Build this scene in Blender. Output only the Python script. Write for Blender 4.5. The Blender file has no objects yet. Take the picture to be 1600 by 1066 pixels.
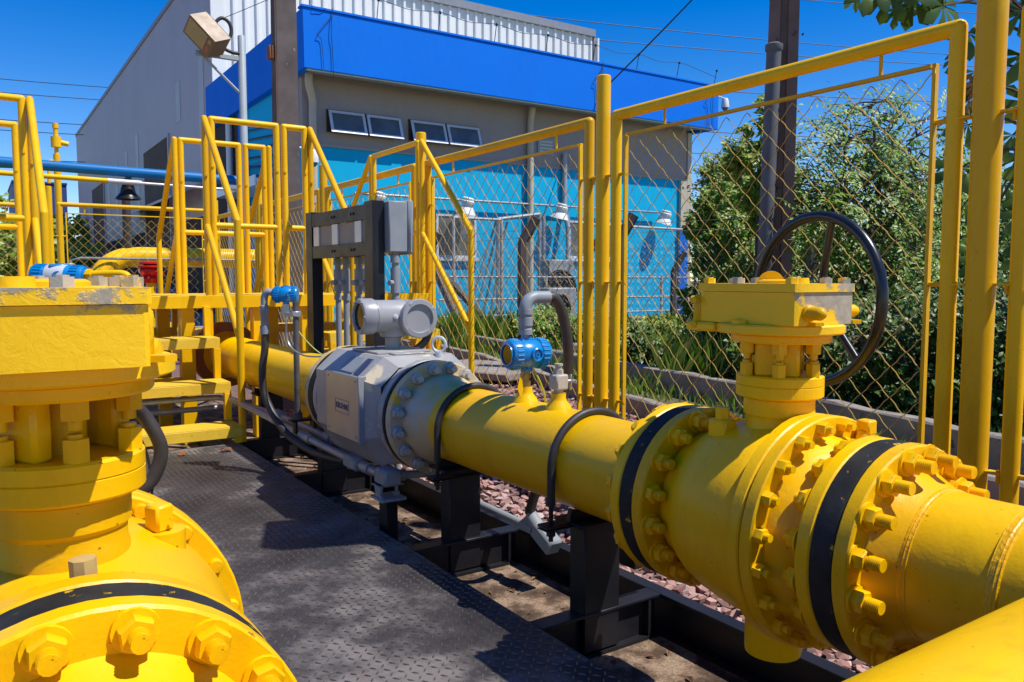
import bpy, bmesh, math, random
from mathutils import Vector, Matrix
R = random.Random(7)
S = bpy.context.scene
COL = S.collection
V = Vector
PI = math.pi

# ------------------------------------------------------------------ mesh helper
_boxcache = {}
def _boxgeo(b, s):
    key = (round(b, 5), tuple(round(q, 5) for q in s))
    if key in _boxcache: return _boxcache[key]
    bm = bmesh.new(); bmesh.ops.create_cube(bm, size=1)
    for v in bm.verts: v.co = V((v.co.x*s[0], v.co.y*s[1], v.co.z*s[2]))
    if b > 0: bmesh.ops.bevel(bm, geom=list(bm.edges), offset=min(b, min(s)*.45), segments=1, affect='EDGES')
    bm.verts.index_update()
    r = ([v.co.copy() for v in bm.verts], [[v.index for v in f.verts] for f in bm.faces])
    bm.free(); _boxcache[key] = r
    return r

def frame(d):
    d = V(d).normalized()
    a = V((0, 0, 1)) if abs(d.z) < .9 else V((1, 0, 0))
    u = d.cross(a).normalized(); w = d.cross(u).normalized()
    return d, u, w

class MB:
    def __init__(s): s.v = []; s.f = []
    def add(s, vs, fs):
        o = len(s.v); s.v += [V(q) for q in vs]; s.f += [[i+o for i in f] for f in fs]; return s
    def box(s, c, size, b=0., rot=None):
        vs, fs = _boxgeo(b, size)
        if rot is not None: vs = [rot @ q for q in vs]
        c = V(c); return s.add([q+c for q in vs], fs)
    def bx(s, x0, x1, y0, y1, z0, z1, b=0.):
        return s.box(((x0+x1)/2, (y0+y1)/2, (z0+z1)/2), (abs(x1-x0), abs(y1-y0), abs(z1-z0)), b)
    def lathe(s, prof, o, axis, n=32, cap=True, ph=0.):
        o = V(o); d, u, w = frame(axis); vs = []; fs = []
        for (r, t) in prof:
            for k in range(n):
                a = 2*PI*k/n+ph; vs.append(o+d*t+u*(r*math.cos(a))+w*(r*math.sin(a)))
        for i in range(len(prof)-1):
            for k in range(n):
                k2 = (k+1) % n; fs.append([i*n+k, i*n+k2, (i+1)*n+k2, (i+1)*n+k])
        if cap:
            fs.append([k for k in range(n)][::-1]); fs.append([(len(prof)-1)*n+k for k in range(n)])
        return s.add(vs, fs)
    def cyl(s, p0, p1, r0, r1=None, n=16, ph=0.):
        p0 = V(p0); p1 = V(p1); r1 = r0 if r1 is None else r1
        L = (p1-p0).length
        return s.lathe([(r0, 0), (r1, L)], p0, p1-p0, n, True, ph)
    def tube(s, pts, r, n=10, closed=False):
        pts = [V(p) for p in pts]; m = len(pts); rs = r if isinstance(r, (list, tuple)) else [r]*m
        vs = []; fs = []; u = None
        for i, p in enumerate(pts):
            if closed: d = pts[(i+1) % m]-pts[i-1]
            else: d = pts[min(i+1, m-1)]-pts[max(i-1, 0)]
            d.normalize()
            if u is None: _, u, _ = frame(d)
            u = (u-d*u.dot(d))
            if u.length < 1e-6: _, u, _ = frame(d)
            u.normalize(); w = d.cross(u)
            for k in range(n):
                a = 2*PI*k/n; vs.append(p+u*(rs[i]*math.cos(a))+w*(rs[i]*math.sin(a)))
        for i in range(m if closed else m-1):
            j = (i+1) % m
            for k in range(n):
                k2 = (k+1) % n; fs.append([i*n+k, i*n+k2, j*n+k2, j*n+k])
        if not closed:
            fs.append(list(range(n))[::-1]); fs.append([(m-1)*n+k for k in range(n)])
        return s.add(vs, fs)
    def sharp_tube(s, pts, r, n=10):
        for a, b in zip(pts, pts[1:]): s.cyl(a, b, r, n=n)
        for p in pts[1:-1]: s.ball(p, r*1.005, n)
        return s
    def ball(s, c, r, n=10, sc=(1, 1, 1)):
        c = V(c); vs = []; fs = []; m = max(4, n//2)
        for i in range(1, m):
            t = PI*i/m
            for k in range(n):
                a = 2*PI*k/n; vs.append(c+V((r*sc[0]*math.sin(t)*math.cos(a), r*sc[1]*math.sin(t)*math.sin(a), r*sc[2]*math.cos(t))))
        top = len(vs); vs.append(c+V((0, 0, r*sc[2]))); vs.append(c-V((0, 0, r*sc[2])))
        for i in range(m-2):
            for k in range(n):
                k2 = (k+1) % n; fs.append([i*n+k, (i+1)*n+k, (i+1)*n+k2, i*n+k2])
        for k in range(n):
            k2 = (k+1) % n; fs.append([top, k, k2]); fs.append([top+1, (m-2)*n+k2, (m-2)*n+k])
        return s.add(vs, fs)
    def prism(s, poly, ax, a0, a1):
        """poly of 2-D points extruded along axis ax ('x','y','z') from a0 to a1"""
        def p3(q, a):
            return {'x': V((a, q[0], q[1])), 'y': V((q[0], a, q[1])), 'z': V((q[0], q[1], a))}[ax]
        n = len(poly)
        return s.add([p3(q, a0) for q in poly]+[p3(q, a1) for q in poly],
                     [list(range(n))[::-1], [n+k for k in range(n)]]+[[k, (k+1) % n, n+(k+1) % n, n+k] for k in range(n)])
    def build(s, name, mat, parent=None, ang=40., fix=False, **kw):
        me = bpy.data.meshes.new(name)
        o0 = V(parent['o']) if parent is not None and 'o' in parent else V((0, 0, 0))
        me.from_pydata([tuple(q-o0) for q in s.v], [], s.f)
        if fix or len(s.f) < 60000:
            bm = bmesh.new(); bm.from_mesh(me); bmesh.ops.recalc_face_normals(bm, faces=bm.faces); bm.to_mesh(me); bm.free()
        me.polygons.foreach_set('use_smooth', [True]*len(me.polygons))
        me.set_sharp_from_angle(angle=math.radians(ang))
        me.materials.append(mat)
        o = bpy.data.objects.new(name, me); COL.objects.link(o)
        if parent is not None:
            o.parent = parent; o['o'] = tuple(o0)
        for k, q in kw.items(): o[k] = q
        return o

def thing(name, label, cat, loc=(0, 0, 0), group=None):
    o = bpy.data.objects.new(name, None); COL.objects.link(o); o.location = loc; o.empty_display_size = .1
    o['o'] = tuple(loc); o['label'] = label; o['category'] = cat
    if group: o['group'] = group
    return o
def one(mb, name, mat, label, cat, group=None, ang=40.):
    """a thing that is a single mesh; origin moved to its base"""
    xs = [q.x for q in mb.v]; ys = [q.y for q in mb.v]; zs = [q.z for q in mb.v]
    b = V(((min(xs)+max(xs))/2, (min(ys)+max(ys))/2, min(zs)))
    mb.v = [q-b for q in mb.v]
    o = mb.build(name, mat, None, ang); o.location = b
    o['label'] = label; o['category'] = cat
    if group: o['group'] = group
    return o
def setting(mb, name, mat, kind='structure', ang=40.):
    o = mb.build(name, mat, None, ang); o['kind'] = kind; return o
def spline(pts, n=8):
    pts = [V(p) for p in pts]; P = [pts[0]*2-pts[1]]+pts+[pts[-1]*2-pts[-2]]; out = []
    for i in range(1, len(P)-2):
        a, b, c, d = P[i-1:i+3]
        for k in range(n):
            t = k/n
            out.append(.5*((2*b)+(c-a)*t+(2*a-5*b+4*c-d)*t*t+(3*b-a-3*c+d)*t**3))
    out.append(pts[-1]); return out
def copy_tree(root, loc, label=None, group=None, rz=None):
    r = root.copy(); COL.objects.link(r); r.location = loc
    if rz is not None: r.rotation_euler = (0, 0, rz)
    if label: r['label'] = label
    if group: r['group'] = group
    for ch in list(root.children):
        c = ch.copy(); COL.objects.link(c); c.parent = r
        for g in list(ch.children):
            d = g.copy(); COL.objects.link(d); d.parent = c
    return r

# ------------------------------------------------------------------ materials
def nodes(name):
    m = bpy.data.materials.new(name); m.use_nodes = True
    nt = m.node_tree; return m, nt, nt.nodes, nt.links, nt.nodes['Principled BSDF']
def ramp(N, stops):
    r = N.new('ShaderNodeValToRGB'); e = r.color_ramp.elements
    while len(e) < len(stops): e.new(.5)
    for k, (p, c) in enumerate(stops):
        e[k].position = p; e[k].color = (*c, 1) if len(c) == 3 else c
    return r
def noise(N, L, co, scale, detail=4, rough=.55, dist=0):
    n = N.new('ShaderNodeTexNoise'); n.inputs['Scale'].default_value = scale; n.inputs['Detail'].default_value = detail
    n.inputs['Roughness'].default_value = rough; n.inputs['Distortion'].default_value = dist
    L.new(co, n.inputs['Vector']); return n
def mix(N, L, fac, a, b):
    m = N.new('ShaderNodeMix'); m.data_type = 'RGBA'
    if isinstance(fac, (int, float)): m.inputs[0].default_value = fac
    else: L.new(fac, m.inputs[0])
    for sock, val in ((m.inputs[6], a), (m.inputs[7], b)):
        if isinstance(val, tuple): sock.default_value = (*val, 1)
        else: L.new(val, sock)
    return m.outputs[2]
def mth(N, L, op, a, b=None):
    m = N.new('ShaderNodeMath'); m.operation = op
    for k, val in enumerate((a, b)):
        if val is None: continue
        if isinstance(val, (int, float)): m.inputs[k].default_value = val
        else: L.new(val, m.inputs[k])
    return m.outputs[0]
def paint(name, c1, c2=None, rough=.4, metal=0., vs=5., bump=.0, bs=90., spots=None, spot_t=.68, spot_s=25., spec=.5, rvar=.12, world=False, coat=0., grime=None):
    """a painted or bare surface: two tones in soft noise, optional chips of a third colour, fine bump"""
    m, nt, N, L, B = nodes(name)
    tc = N.new('ShaderNodeTexCoord')
    if world:
        g = N.new('ShaderNodeNewGeometry'); co = g.outputs['Position']
    else: co = tc.outputs['Object']
    n1 = noise(N, L, co, vs, 5)
    r1 = ramp(N, [(.32, c1), (.7, c2 or c1)]); L.new(n1.outputs[0], r1.inputs[0]); col = r1.outputs[0]
    if spots:
        n2 = noise(N, L, co, spot_s, 5, .65)
        r2 = ramp(N, [(spot_t, (0, 0, 0)), (spot_t+.05, (1, 1, 1))]); L.new(n2.outputs[0], r2.inputs[0])
        col = mix(N, L, r2.outputs[0], col, spots)
    if grime:
        mp = N.new('ShaderNodeMapping'); mp.inputs['Scale'].default_value = (1, 1, .22); L.new(co, mp.inputs['Vector'])
        n5 = noise(N, L, mp.outputs[0], 11, 7, .7, .3); r5 = ramp(N, [(.52, (0, 0, 0)), (.82, (.45, .45, .45))]); L.new(n5.outputs[0], r5.inputs[0])
        col = mix(N, L, r5.outputs[0], col, grime)
        n6 = noise(N, L, co, 75, 3, .6); r6 = ramp(N, [(.70, (0, 0, 0)), (.74, (.8, .8, .8))]); L.new(n6.outputs[0], r6.inputs[0])
        col = mix(N, L, r6.outputs[0], col, tuple(q*.45 for q in grime))
        oi = N.new('ShaderNodeObjectInfo'); r7 = ramp(N, [(0, (.80, .76, .7)), (.5, (1, 1, 1)), (1, (.93, .90, .9))]); L.new(oi.outputs['Random'], r7.inputs[0])
        mm = N.new('ShaderNodeMix'); mm.data_type = 'RGBA'; mm.blend_type = 'MULTIPLY'; mm.inputs[0].default_value = 1; L.new(col, mm.inputs[6]); L.new(r7.outputs[0], mm.inputs[7]); col = mm.outputs[2]
    L.new(col, B.inputs['Base Color'])
    n3 = noise(N, L, co, vs*2.3, 3); mr = N.new('ShaderNodeMapRange'); L.new(n3.outputs[0], mr.inputs[0])
    mr.inputs[3].default_value = max(.05, rough-rvar); mr.inputs[4].default_value = rough+rvar; L.new(mr.outputs[0], B.inputs['Roughness'])
    B.inputs['Metallic'].default_value = metal; B.inputs['Specular IOR Level'].default_value = spec
    if coat: B.inputs['Coat Weight'].default_value = coat; B.inputs['Coat Roughness'].default_value = .15
    if bump:
        n4 = noise(N, L, co, bs, 3); bp = N.new('ShaderNodeBump'); bp.inputs['Strength'].default_value = bump; bp.inputs['Distance'].default_value = .004
        h = n4.outputs[0]
        if grime:
            n8 = noise(N, L, co, 17, 4, .6, .6); h = mth(N, L, 'ADD', mth(N, L, 'MULTIPLY', h, .7), mth(N, L, 'MULTIPLY', n8.outputs[0], 2.2))
        L.new(h, bp.inputs['Height']); L.new(bp.outputs[0], B.inputs['Normal'])
    return m

WELD = paint('weld_bead_paint', (.87, .47, .0005), (.78, .39, .0005), .36, vs=9, bump=.9, bs=70)
YEL = paint('yellow_paint', (.89, .53, .0002), (.85, .465, .0002), .36, vs=3.5, bump=.16, bs=110, grime=(.48, .22, .006), spots=(.42, .20, .01), spot_t=.735, spot_s=30, spec=.28)
YEL2 = paint('yellow_tube_paint', (.88, .52, .0005), (.83, .46, .0005), .40, grime=(.46, .22, .01), vs=4, bump=.05, bs=60, spots=(.45, .24, .02), spot_t=.72, spot_s=35, spec=.28)
YELC = paint('cast_yellow_paint', (.89, .535, .0002), (.83, .465, .0002), .38, grime=(.46, .22, .008), vs=9, bump=.35, bs=70, spots=(.40, .19, .02), spot_t=.70, spot_s=22, spec=.28)
ORG = paint('old_orange_primer', (.30, .10, .015), (.22, .07, .015), .6, vs=8, bump=.1)
def primer_paint(name, zmin, zmax, xw=0., x0=0.):
    """yellow paint worn to grey-beige filler in an irregular band (wear on the casting's upper rim)"""
    m, nt, N, L, B = nodes(name); g = N.new('ShaderNodeTexCoord'); sp = N.new('ShaderNodeSeparateXYZ')
    L.new(g.outputs['Object'], sp.inputs[0])
    mr = N.new('ShaderNodeMapRange'); L.new(sp.outputs[2], mr.inputs[0]); mr.inputs[1].default_value = zmin; mr.inputs[2].default_value = zmax
    n = noise(N, L, g.outputs['Object'], 9, 6, .7); n2 = noise(N, L, g.outputs['Object'], 60, 4)
    a = mth(N, L, 'ADD', mth(N, L, 'ADD', mr.outputs[0], mth(N, L, 'MULTIPLY', mth(N, L, 'ADD', sp.outputs[0], x0), xw)), mth(N, L, 'MULTIPLY', n.outputs[0], 1.5))
    r = ramp(N, [(.60, (0, 0, 0)), (.64, (1, 1, 1))]); L.new(mth(N, L, 'MULTIPLY', a, .5), r.inputs[0])
    gr = ramp(N, [(.3, (.42, .36, .26)), (.7, (.30, .26, .20))]); L.new(n2.outputs[0], gr.inputs[0])
    L.new(mix(N, L, r.outputs[0], (.89, .535, .0002), gr.outputs[0]), B.inputs['Base Color'])
    B.inputs['Roughness'].default_value = .5
    bp = N.new('ShaderNodeBump'); bp.inputs['Strength'].default_value = .38; bp.inputs['Distance'].default_value = .004
    n4 = noise(N, L, g.outputs['Object'], 38, 8, .72, .8)
    L.new(mth(N, L, 'ADD', n4.outputs[0], mth(N, L, 'MULTIPLY', r.outputs[0], .5)), bp.inputs['Height']); L.new(bp.outputs[0], B.inputs['Normal'])
    return m
BAND = paint('black_tape', (.012, .012, .012), (.03, .03, .028), .62, spec=.25, vs=14, bump=.3, bs=40, spots=(.50, .33, .02), spot_t=.63, spot_s=30)
RUB = paint('black_rubber', (.018, .016, .015), (.035, .03, .028), .55, vs=20, bump=.1)
HOSE = paint('brown_black_hose', (.035, .027, .022), (.05, .04, .032), .5, vs=30, bump=.1, bs=200)
BLKP = paint('black_wheel_enamel', (.010, .010, .012), (.016, .016, .018), .28, vs=10)
SKID = paint('black_skid_paint', (.008, .008, .011), (.016, .016, .020), .42, spec=.35, vs=6, bump=.08, spots=(.10, .09, .08), spot_t=.72, spot_s=60)
GREY = paint('grey_enamel', (.31, .31, .315), (.27, .27, .275), .35, vs=6)
GREYB = paint('grey_meter_paint', (.37, .365, .345), (.29, .285, .27), .38, vs=4, bump=.08, spots=(.60, .50, .34), spot_t=.60, spot_s=5)
GALV = paint('galvanised_steel', (.34, .36, .38), (.25, .27, .29), .42, metal=.35, vs=12)
PVC = paint('grey_plastic', (.27, .29, .31), (.22, .24, .26), .5, vs=8)
STEEL = paint('brushed_steel', (.46, .46, .46), (.38, .38, .39), .40, metal=.7, vs=3, rvar=.05)
BRASS = paint('brass', (.50, .33, .08), (.36, .22, .05), .4, metal=.7, vs=25)
BEIGE = paint('beige_filler', (.48, .42, .33), (.37, .33, .27), .6, vs=20, bump=.2, spots=(.70, .42, .01), spot_t=.64, spot_s=14)
BLUE = paint('blue_enamel', (.002, .21, .52), (.002, .18, .46), .3, vs=6, coat=.3)
BLUEP = paint('blue_pipe_paint', (.002, .15, .40), (.002, .13, .36), .45, vs=2, spec=.25)
RED = paint('red_enamel', (.62, .008, .006), (.50, .006, .005), .3, vs=6)
GLASSD = paint('dark_display_glass', (.02, .018, .012), (.05, .04, .02), .08, vs=5, rvar=.02)
WHITE = paint('white_paint', (.72, .72, .70), (.60, .60, .58), .5, vs=8)
CONC = paint('weathered_concrete', (.13, .105, .095), (.085, .068, .062), .85, vs=4, bump=.5, bs=30, spots=(.20, .17, .15), spot_t=.66, spot_s=8)
CURB = paint('curb_concrete', (.30, .26, .22), (.19, .16, .13), .9, vs=5, bump=.5, bs=40, spots=(.10, .07, .05), spot_t=.62, spot_s=9)
LAMPB = paint('bronze_lamp_paint', (.22, .13, .065), (.18, .105, .055), .45, vs=4)
LENS = paint('frosted_lamp_glass', (.42, .30, .10), (.34, .26, .11), .18, vs=9)
BARK = paint('tree_bark', (.14, .10, .07), (.07, .05, .04), .9, vs=12, bump=.5)
WIREM = paint('black_cable', (.012, .012, .014), (.02, .02, .02), .6)
ZINC = paint('dull_zinc_wire', (.20, .20, .19), (.14, .14, .13), .55, metal=.2, vs=3)
WIREY = paint('yellow_coated_wire', (.58, .37, .06), (.42, .26, .05), .42, vs=3)
CYAN = paint('cyan_wall_paint', (.002, .47, .80), (.002, .43, .75), .8, spec=.15, vs=.5, grime=(.006, .30, .54), world=True, bump=.1, bs=4)
TAUPE = paint('taupe_wall_paint', (.38, .325, .31), (.34, .295, .28), .8, grime=(.26, .22, .20), vs=.6, world=True)
FASC = paint('blue_fascia_paint', (.001, .17, .74), (.001, .155, .69), .75, spec=.12, vs=.7, world=True, grime=(.001, .12, .56), spots=(.003, .12, .6), spot_t=.70, spot_s=3)
SOFF = paint('soffit_paint', (.34, .40, .38), (.28, .34, .33), .8, vs=2, world=True)
CREAM = paint('cream_pipe_paint', (.50, .43, .33), (.44, .38, .29), .6, vs=3)
DARK = paint('dark_interior', (.03, .022, .016), (.05, .034, .022), .9, vs=1, world=True)
WINDOW = paint('dark_window_glass', (.07, .075, .08), (.13, .135, .14), .14, vs=2, rvar=.03)
ALU = paint('white_aluminium', (.62, .63, .64), (.55, .56, .57), .35, metal=.2, vs=6)

def corrugated(name, col, pitch, axis, dist=.03):
    m, nt, N, L, B = nodes(name); g = N.new('ShaderNodeNewGeometry'); sp = N.new('ShaderNodeSeparateXYZ'); L.new(g.outputs['Position'], sp.inputs[0])
    w = mth(N, L, 'SINE', mth(N, L, 'MULTIPLY', sp.outputs[axis], 2*PI/pitch))
    bp = N.new('ShaderNodeBump'); bp.inputs['Strength'].default_value = .6; bp.inputs['Distance'].default_value = dist; L.new(w, bp.inputs['Height']); L.new(bp.outputs[0], B.inputs['Normal'])
    n = noise(N, L, g.outputs['Position'], .5, 4); r = ramp(N, [(.3, col), (.7, tuple(q*.9 for q in col))]); L.new(n.outputs[0], r.inputs[0]); L.new(r.outputs[0], B.inputs['Base Color'])
    B.inputs['Roughness'].default_value = .55; return m
CLADG = corrugated('grey_metal_cladding', (.42, .38, .40), .25, 1, .015)

def leafmat(name, c1, c2, c3, trans=.35):
    m, nt, N, L, B = nodes(name); g = N.new('ShaderNodeNewGeometry')
    r = ramp(N, [(.0, c1), (.5, c2), (1., c3)]); L.new(g.outputs['Random Per Island'], r.inputs[0])
    L.new(r.outputs[0], B.inputs['Base Color']); B.inputs['Roughness'].default_value = .42; B.inputs['Specular IOR Level'].default_value = .4
    t = N.new('ShaderNodeBsdfTranslucent'); L.new(r.outputs[0], t.inputs['Color'])
    ms = N.new('ShaderNodeMixShader'); ms.inputs[0].default_value = trans; L.new(B.outputs[0], ms.inputs[1]); L.new(t.outputs[0], ms.inputs[2])
    L.new(ms.outputs[0], N['Material Output'].inputs[0]); return m
LEAF_A = leafmat('green_leaf', (.08, .19, .012), (.19, .33, .024), (.36, .46, .07), .42)
LEAF_B = leafmat('olive_leaf', (.11, .20, .014), (.24, .33, .03), (.42, .45, .10), .42)
LEAF_D = leafmat('dark_leaf', (.035, .08, .010), (.08, .15, .016), (.15, .23, .03))
LEAF_P = leafmat('broad_leaf', (.05, .10, .012), (.085, .15, .018), (.15, .21, .03), .35)
DRYL = leafmat('dry_leaf', (.30, .07, .02), (.38, .12, .03), (.42, .18, .05), .2)
GRASSM = leafmat('grass_blade', (.08, .17, .012), (.15, .28, .025), (.28, .34, .06))
def islandmat(name, stops, rough=.85):
    m, nt, N, L, B = nodes(name); g = N.new('ShaderNodeNewGeometry'); tc = N.new('ShaderNodeTexCoord')
    r = ramp(N, stops); L.new(g.outputs['Random Per Island'], r.inputs[0]); n = noise(N, L, tc.outputs['Object'], 60, 4)
    L.new(mix(N, L, mth(N, L, 'MULTIPLY', n.outputs[0], .45), r.outputs[0], (.38, .22, .18)), B.inputs['Base Color']); B.inputs['Roughness'].default_value = rough
    bp = N.new('ShaderNodeBump'); bp.inputs['Strength'].default_value = .4; bp.inputs['Distance'].default_value = .004; L.new(n.outputs[0], bp.inputs['Height']); L.new(bp.outputs[0], B.inputs['Normal'])
    return m
STONE = islandmat('red_crushed_stone', [(0, (.09, .045, .04)), (.3, (.24, .12, .10)), (.6, (.38, .21, .175)), (.85, (.46, .30, .26)), (.93, (.34, .31, .30)), (1, (.56, .45, .41))])
def groundmat(name, cols, scale, bump=.6, sc2=60):
    m, nt, N, L, B = nodes(name); g = N.new('ShaderNodeNewGeometry'); n = noise(N, L, g.outputs['Position'], scale, 8, .65)
    r = ramp(N, cols); L.new(n.outputs[0], r.inputs[0]); n2 = noise(N, L, g.outputs['Position'], sc2, 5, .7)
    r2 = ramp(N, [(.35, (.55, .55, .55)), (.65, (1.2, 1.2, 1.2))]); L.new(n2.outputs[0], r2.inputs[0])
    mm = N.new('ShaderNodeMix'); mm.data_type = 'RGBA'; mm.blend_type = 'MULTIPLY'; mm.inputs[0].default_value = 1
    L.new(r.outputs[0], mm.inputs[6]); L.new(r2.outputs[0], mm.inputs[7]); L.new(mm.outputs[2], B.inputs['Base Color'])
    B.inputs['Roughness'].default_value = .9
    bp = N.new('ShaderNodeBump'); bp.inputs['Strength'].default_value = bump; bp.inputs['Distance'].default_value = .01; L.new(n2.outputs[0], bp.inputs['Height']); L.new(bp.outputs[0], B.inputs['Normal'])
    return m
DIRT = groundmat('dirt', [(.3, (.10, .085, .05)), (.5, (.14, .13, .06)), (.7, (.22, .18, .12))], .8)
SLAB = groundmat('stained_concrete', [(.34, (.035, .02, .012)), (.47, (.11, .065, .038)), (.58, (.30, .205, .135)), (.75, (.38, .285, .20))], 7, .6, 110)
PAVE = groundmat('pale_paving', [(.3, (.26, .22, .19)), (.7, (.36, .31, .27))], .7)
GRBASE = groundmat('red_gravel_bed', [(.3, (.10, .055, .045)), (.7, (.26, .15, .125))], 14, .8, 45)

def deckmat():
    m, nt, N, L, B = nodes('worn_deck_steel'); g = N.new('ShaderNodeNewGeometry'); co = g.outputs['Position']
    n = noise(N, L, co, 1.6, 8, .68); r = ramp(N, [(.36, (.022, .020, .022)), (.5, (.054, .048, .047)), (.61, (.20, .175, .16))]); L.new(n.outputs[0], r.inputs[0])
    col = r.outputs[0]
    nr = noise(N, L, co, 3.1, 6, .7, .4); rr = ramp(N, [(.60, (0, 0, 0)), (.74, (.7, .7, .7))]); L.new(nr.outputs[0], rr.inputs[0]); col = mix(N, L, rr.outputs[0], col, (.085, .05, .035))
    for sc, th, c in ((21, .735, (.55, .38, .02)), (37, .74, (.48, .47, .45)), (55, .70, (.30, .28, .26)), (9, .745, (.22, .21, .21))):
        k = noise(N, L, co, sc, 4, .6); q = ramp(N, [(th, (0, 0, 0)), (th+.025, (1, 1, 1))]); L.new(k.outputs[0], q.inputs[0]); col = mix(N, L, q.outputs[0], col, c)
    L.new(col, B.inputs['Base Color'])
    mr = N.new('ShaderNodeMapRange'); L.new(n.outputs[0], mr.inputs[0]); mr.inputs[3].default_value = .34; mr.inputs[4].default_value = .6; L.new(mr.outputs[0], B.inputs['Roughness'])
    B.inputs['Metallic'].default_value = .15
    f = noise(N, L, co, 220, 3); bp = N.new('ShaderNodeBump'); bp.inputs['Strength'].default_value = .25; bp.inputs['Distance'].default_value = .002; L.new(f.outputs[0], bp.inputs['Height']); L.new(bp.outputs[0], B.inputs['Normal'])
    return m
DECK = deckmat()
DECKTOP = paint('worn_tread_tops', (.145, .133, .125), (.05, .045, .045), .36, vs=2.2, metal=.3, world=True)
TREADM = paint('worn_tread_yellow', (.76, .50, .03), (.66, .42, .03), .5, vs=7, bump=.3, bs=60, spots=(.34, .22, .05), spot_t=.63, spot_s=20)

# ------------------------------------------------------------------ ground
gm = MB(); gm.add([(-400, -60, -.16), (500, -60, -.16), (500, 600, -.16), (-400, 600, -.16)], [[0, 1, 2, 3]]); setting(gm, 'ground', DIRT)
gm = MB(); gm.add([(-30, -3, -.152), (2.3, -3, -.152), (2.3, 14.4, -.152), (-30, 14.4, -.152)], [[0, 1, 2, 3]]); setting(gm, 'concrete_pad', SLAB)
gm = MB(); gm.add([(-40, 14.4, -.150), (7.2, 14.4, -.150), (7.2, 90, -.150), (-40, 90, -.150)], [[0, 1, 2, 3]]); setting(gm, 'paved_yard', PAVE)
CURB_B = [(6.4, 13.8), (6.3, 11), (5.6, 8), (5.05, 5.6), (4.75, 4), (4.6, 2), (4.5, -1)]
CURB_A = [(8.0, 14.5), (6.95, 10), (6.45, 7), (6.2, 5.4), (5.75, 3.6), (5.4, 2.2), (5.2, 0), (5.1, -2)]
gv = [(2.0, -3), (2.0, 14.3)]+CURB_B+[(4.5, -3)]
gm = MB(); gm.add([(x, y, -.146) for x, y in gv], [list(range(len(gv)))]); setting(gm, 'gravel_bed', GRBASE)

def stone_field():
    mb = MB()
    def stone(x, y, z, s):
        vs = []; n = 5; rot = R.uniform(0, 6.28); h = R.uniform(.5, .85)
        t = V((R.uniform(-.5, .5), R.uniform(-.5, .5), 1)).normalized(); _, u, w = frame(t)
        for lay, rr in ((-.5, .75), (.35, 1.)):
            for k in range(n):
                a = rot+2*PI*k/n+R.uniform(-.35, .35); q = rr*R.uniform(.75, 1.1)
                vs.append(V((x, y, z))+(u*math.cos(a)+w*math.sin(a))*s*q+t*(lay*s*h+R.uniform(-.1, .1)*s))
        vs.append(V((x, y, z))+t*s*h*.8)
        fs = [[k, (k+1) % n, n+(k+1) % n, n+k] for k in range(n)]+[[n+k, n+(k+1) % n, 2*n] for k in range(n)]
        mb.add(vs, fs)
    for k in range(7600):
        y = .7+(R.random()**1.35)*6.6; x = R.uniform(2.03, 3.7)
        stone(x, y, -.135+R.uniform(0, .03), R.uniform(.014, .030)*(1+.06*y))
    for k in range(2600):
        y = R.uniform(4.2, 13); x = R.uniform(3.2, 6.1)
        if x > 4.7+(y-4)*.2: continue
        stone(x, y, -.13, R.uniform(.022, .04))
    return mb
mb = stone_field(); o = mb.build('red_stones', STONE, None, 25); o['kind'] = 'stuff'

# ------------------------------------------------------------------ skid: deck, beams, cross beams, pipe supports
PX, PZ = 1.69, .49
skid = thing('equipment_skid', 'black painted steel skid with worn diamond tread deck carrying the yellow pipes', 'skid', (.2, 2.5, -.15))
dk = MB()
dk.bx(-1.4, 1.438, -.6, 5.46, -.012, 0)
nbase = len(dk.f)
p = .0295
for i in range(int(1.66/p)):
    for j in range(int(5.3/p)):
        x = -.20+i*p; y = .12+j*p
        if x > 1.425 or y > 5.44: continue
        if x < .28 and y < 1.5: continue
        a = PI/4+.12 if (i+j) % 2 else -PI/4-.12
        c, s = math.cos(a), math.sin(a); L_, w_, h_ = .0130, .0038, .0032
        def q(u, v, z): return (x+u*c-v*s, y+u*s+v*c, z)
        dk.add([q(-L_, 0, 0), q(0, -w_, 0), q(L_, 0, 0), q(0, w_, 0), q(-L_*.55, 0, h_), q(0, -w_*.3, h_), q(L_*.55, 0, h_), q(0, w_*.3, h_)],
               [[0, 1, 5, 4], [1, 2, 6, 5], [2, 3, 7, 6], [3, 0, 4, 7], [4, 5, 6, 7]])
do_ = dk.build('deck_plate', DECK, skid, 20); do_.data.materials.append(DECKTOP)
do_.data.polygons.foreach_set('material_index', [0]*nbase+[1]*(len(do_.data.polygons)-nbase))
for (x0, x1) in ((1.36, 1.436), (1.955, 2.01)):
    b = MB(); b.bx(x0, x1, -.6, 6.4, -.026 if x0 < 1.5 else -.014, -.013 if x0 < 1.5 else 0, .002); b.bx(x0 if x0 < 1.5 else x1-.012, (x0+.012) if x0 < 1.5 else x1, -.6, 6.4, -.14, -.026, 0); b.bx(x0, x1, -.6, 6.4, -.152, -.14, 0)
    b.build('side_beam', SKID, skid)
for y in (.42, 1.98, 2.86, 4.35, 5.5):
    b = MB(); b.bx(1.44, 1.953, y, y+.07, -.010, .001, .002); b.bx(1.44, 1.953, y+.028, y+.040, -.14, -.010); b.bx(1.44, 1.953, y, y+.07, -.15, -.14)
    b.bx(1.90, 1.912, y+.002, y+.027, -.139, -.011)
    b.build('cross_beam', SKID, skid)
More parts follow.
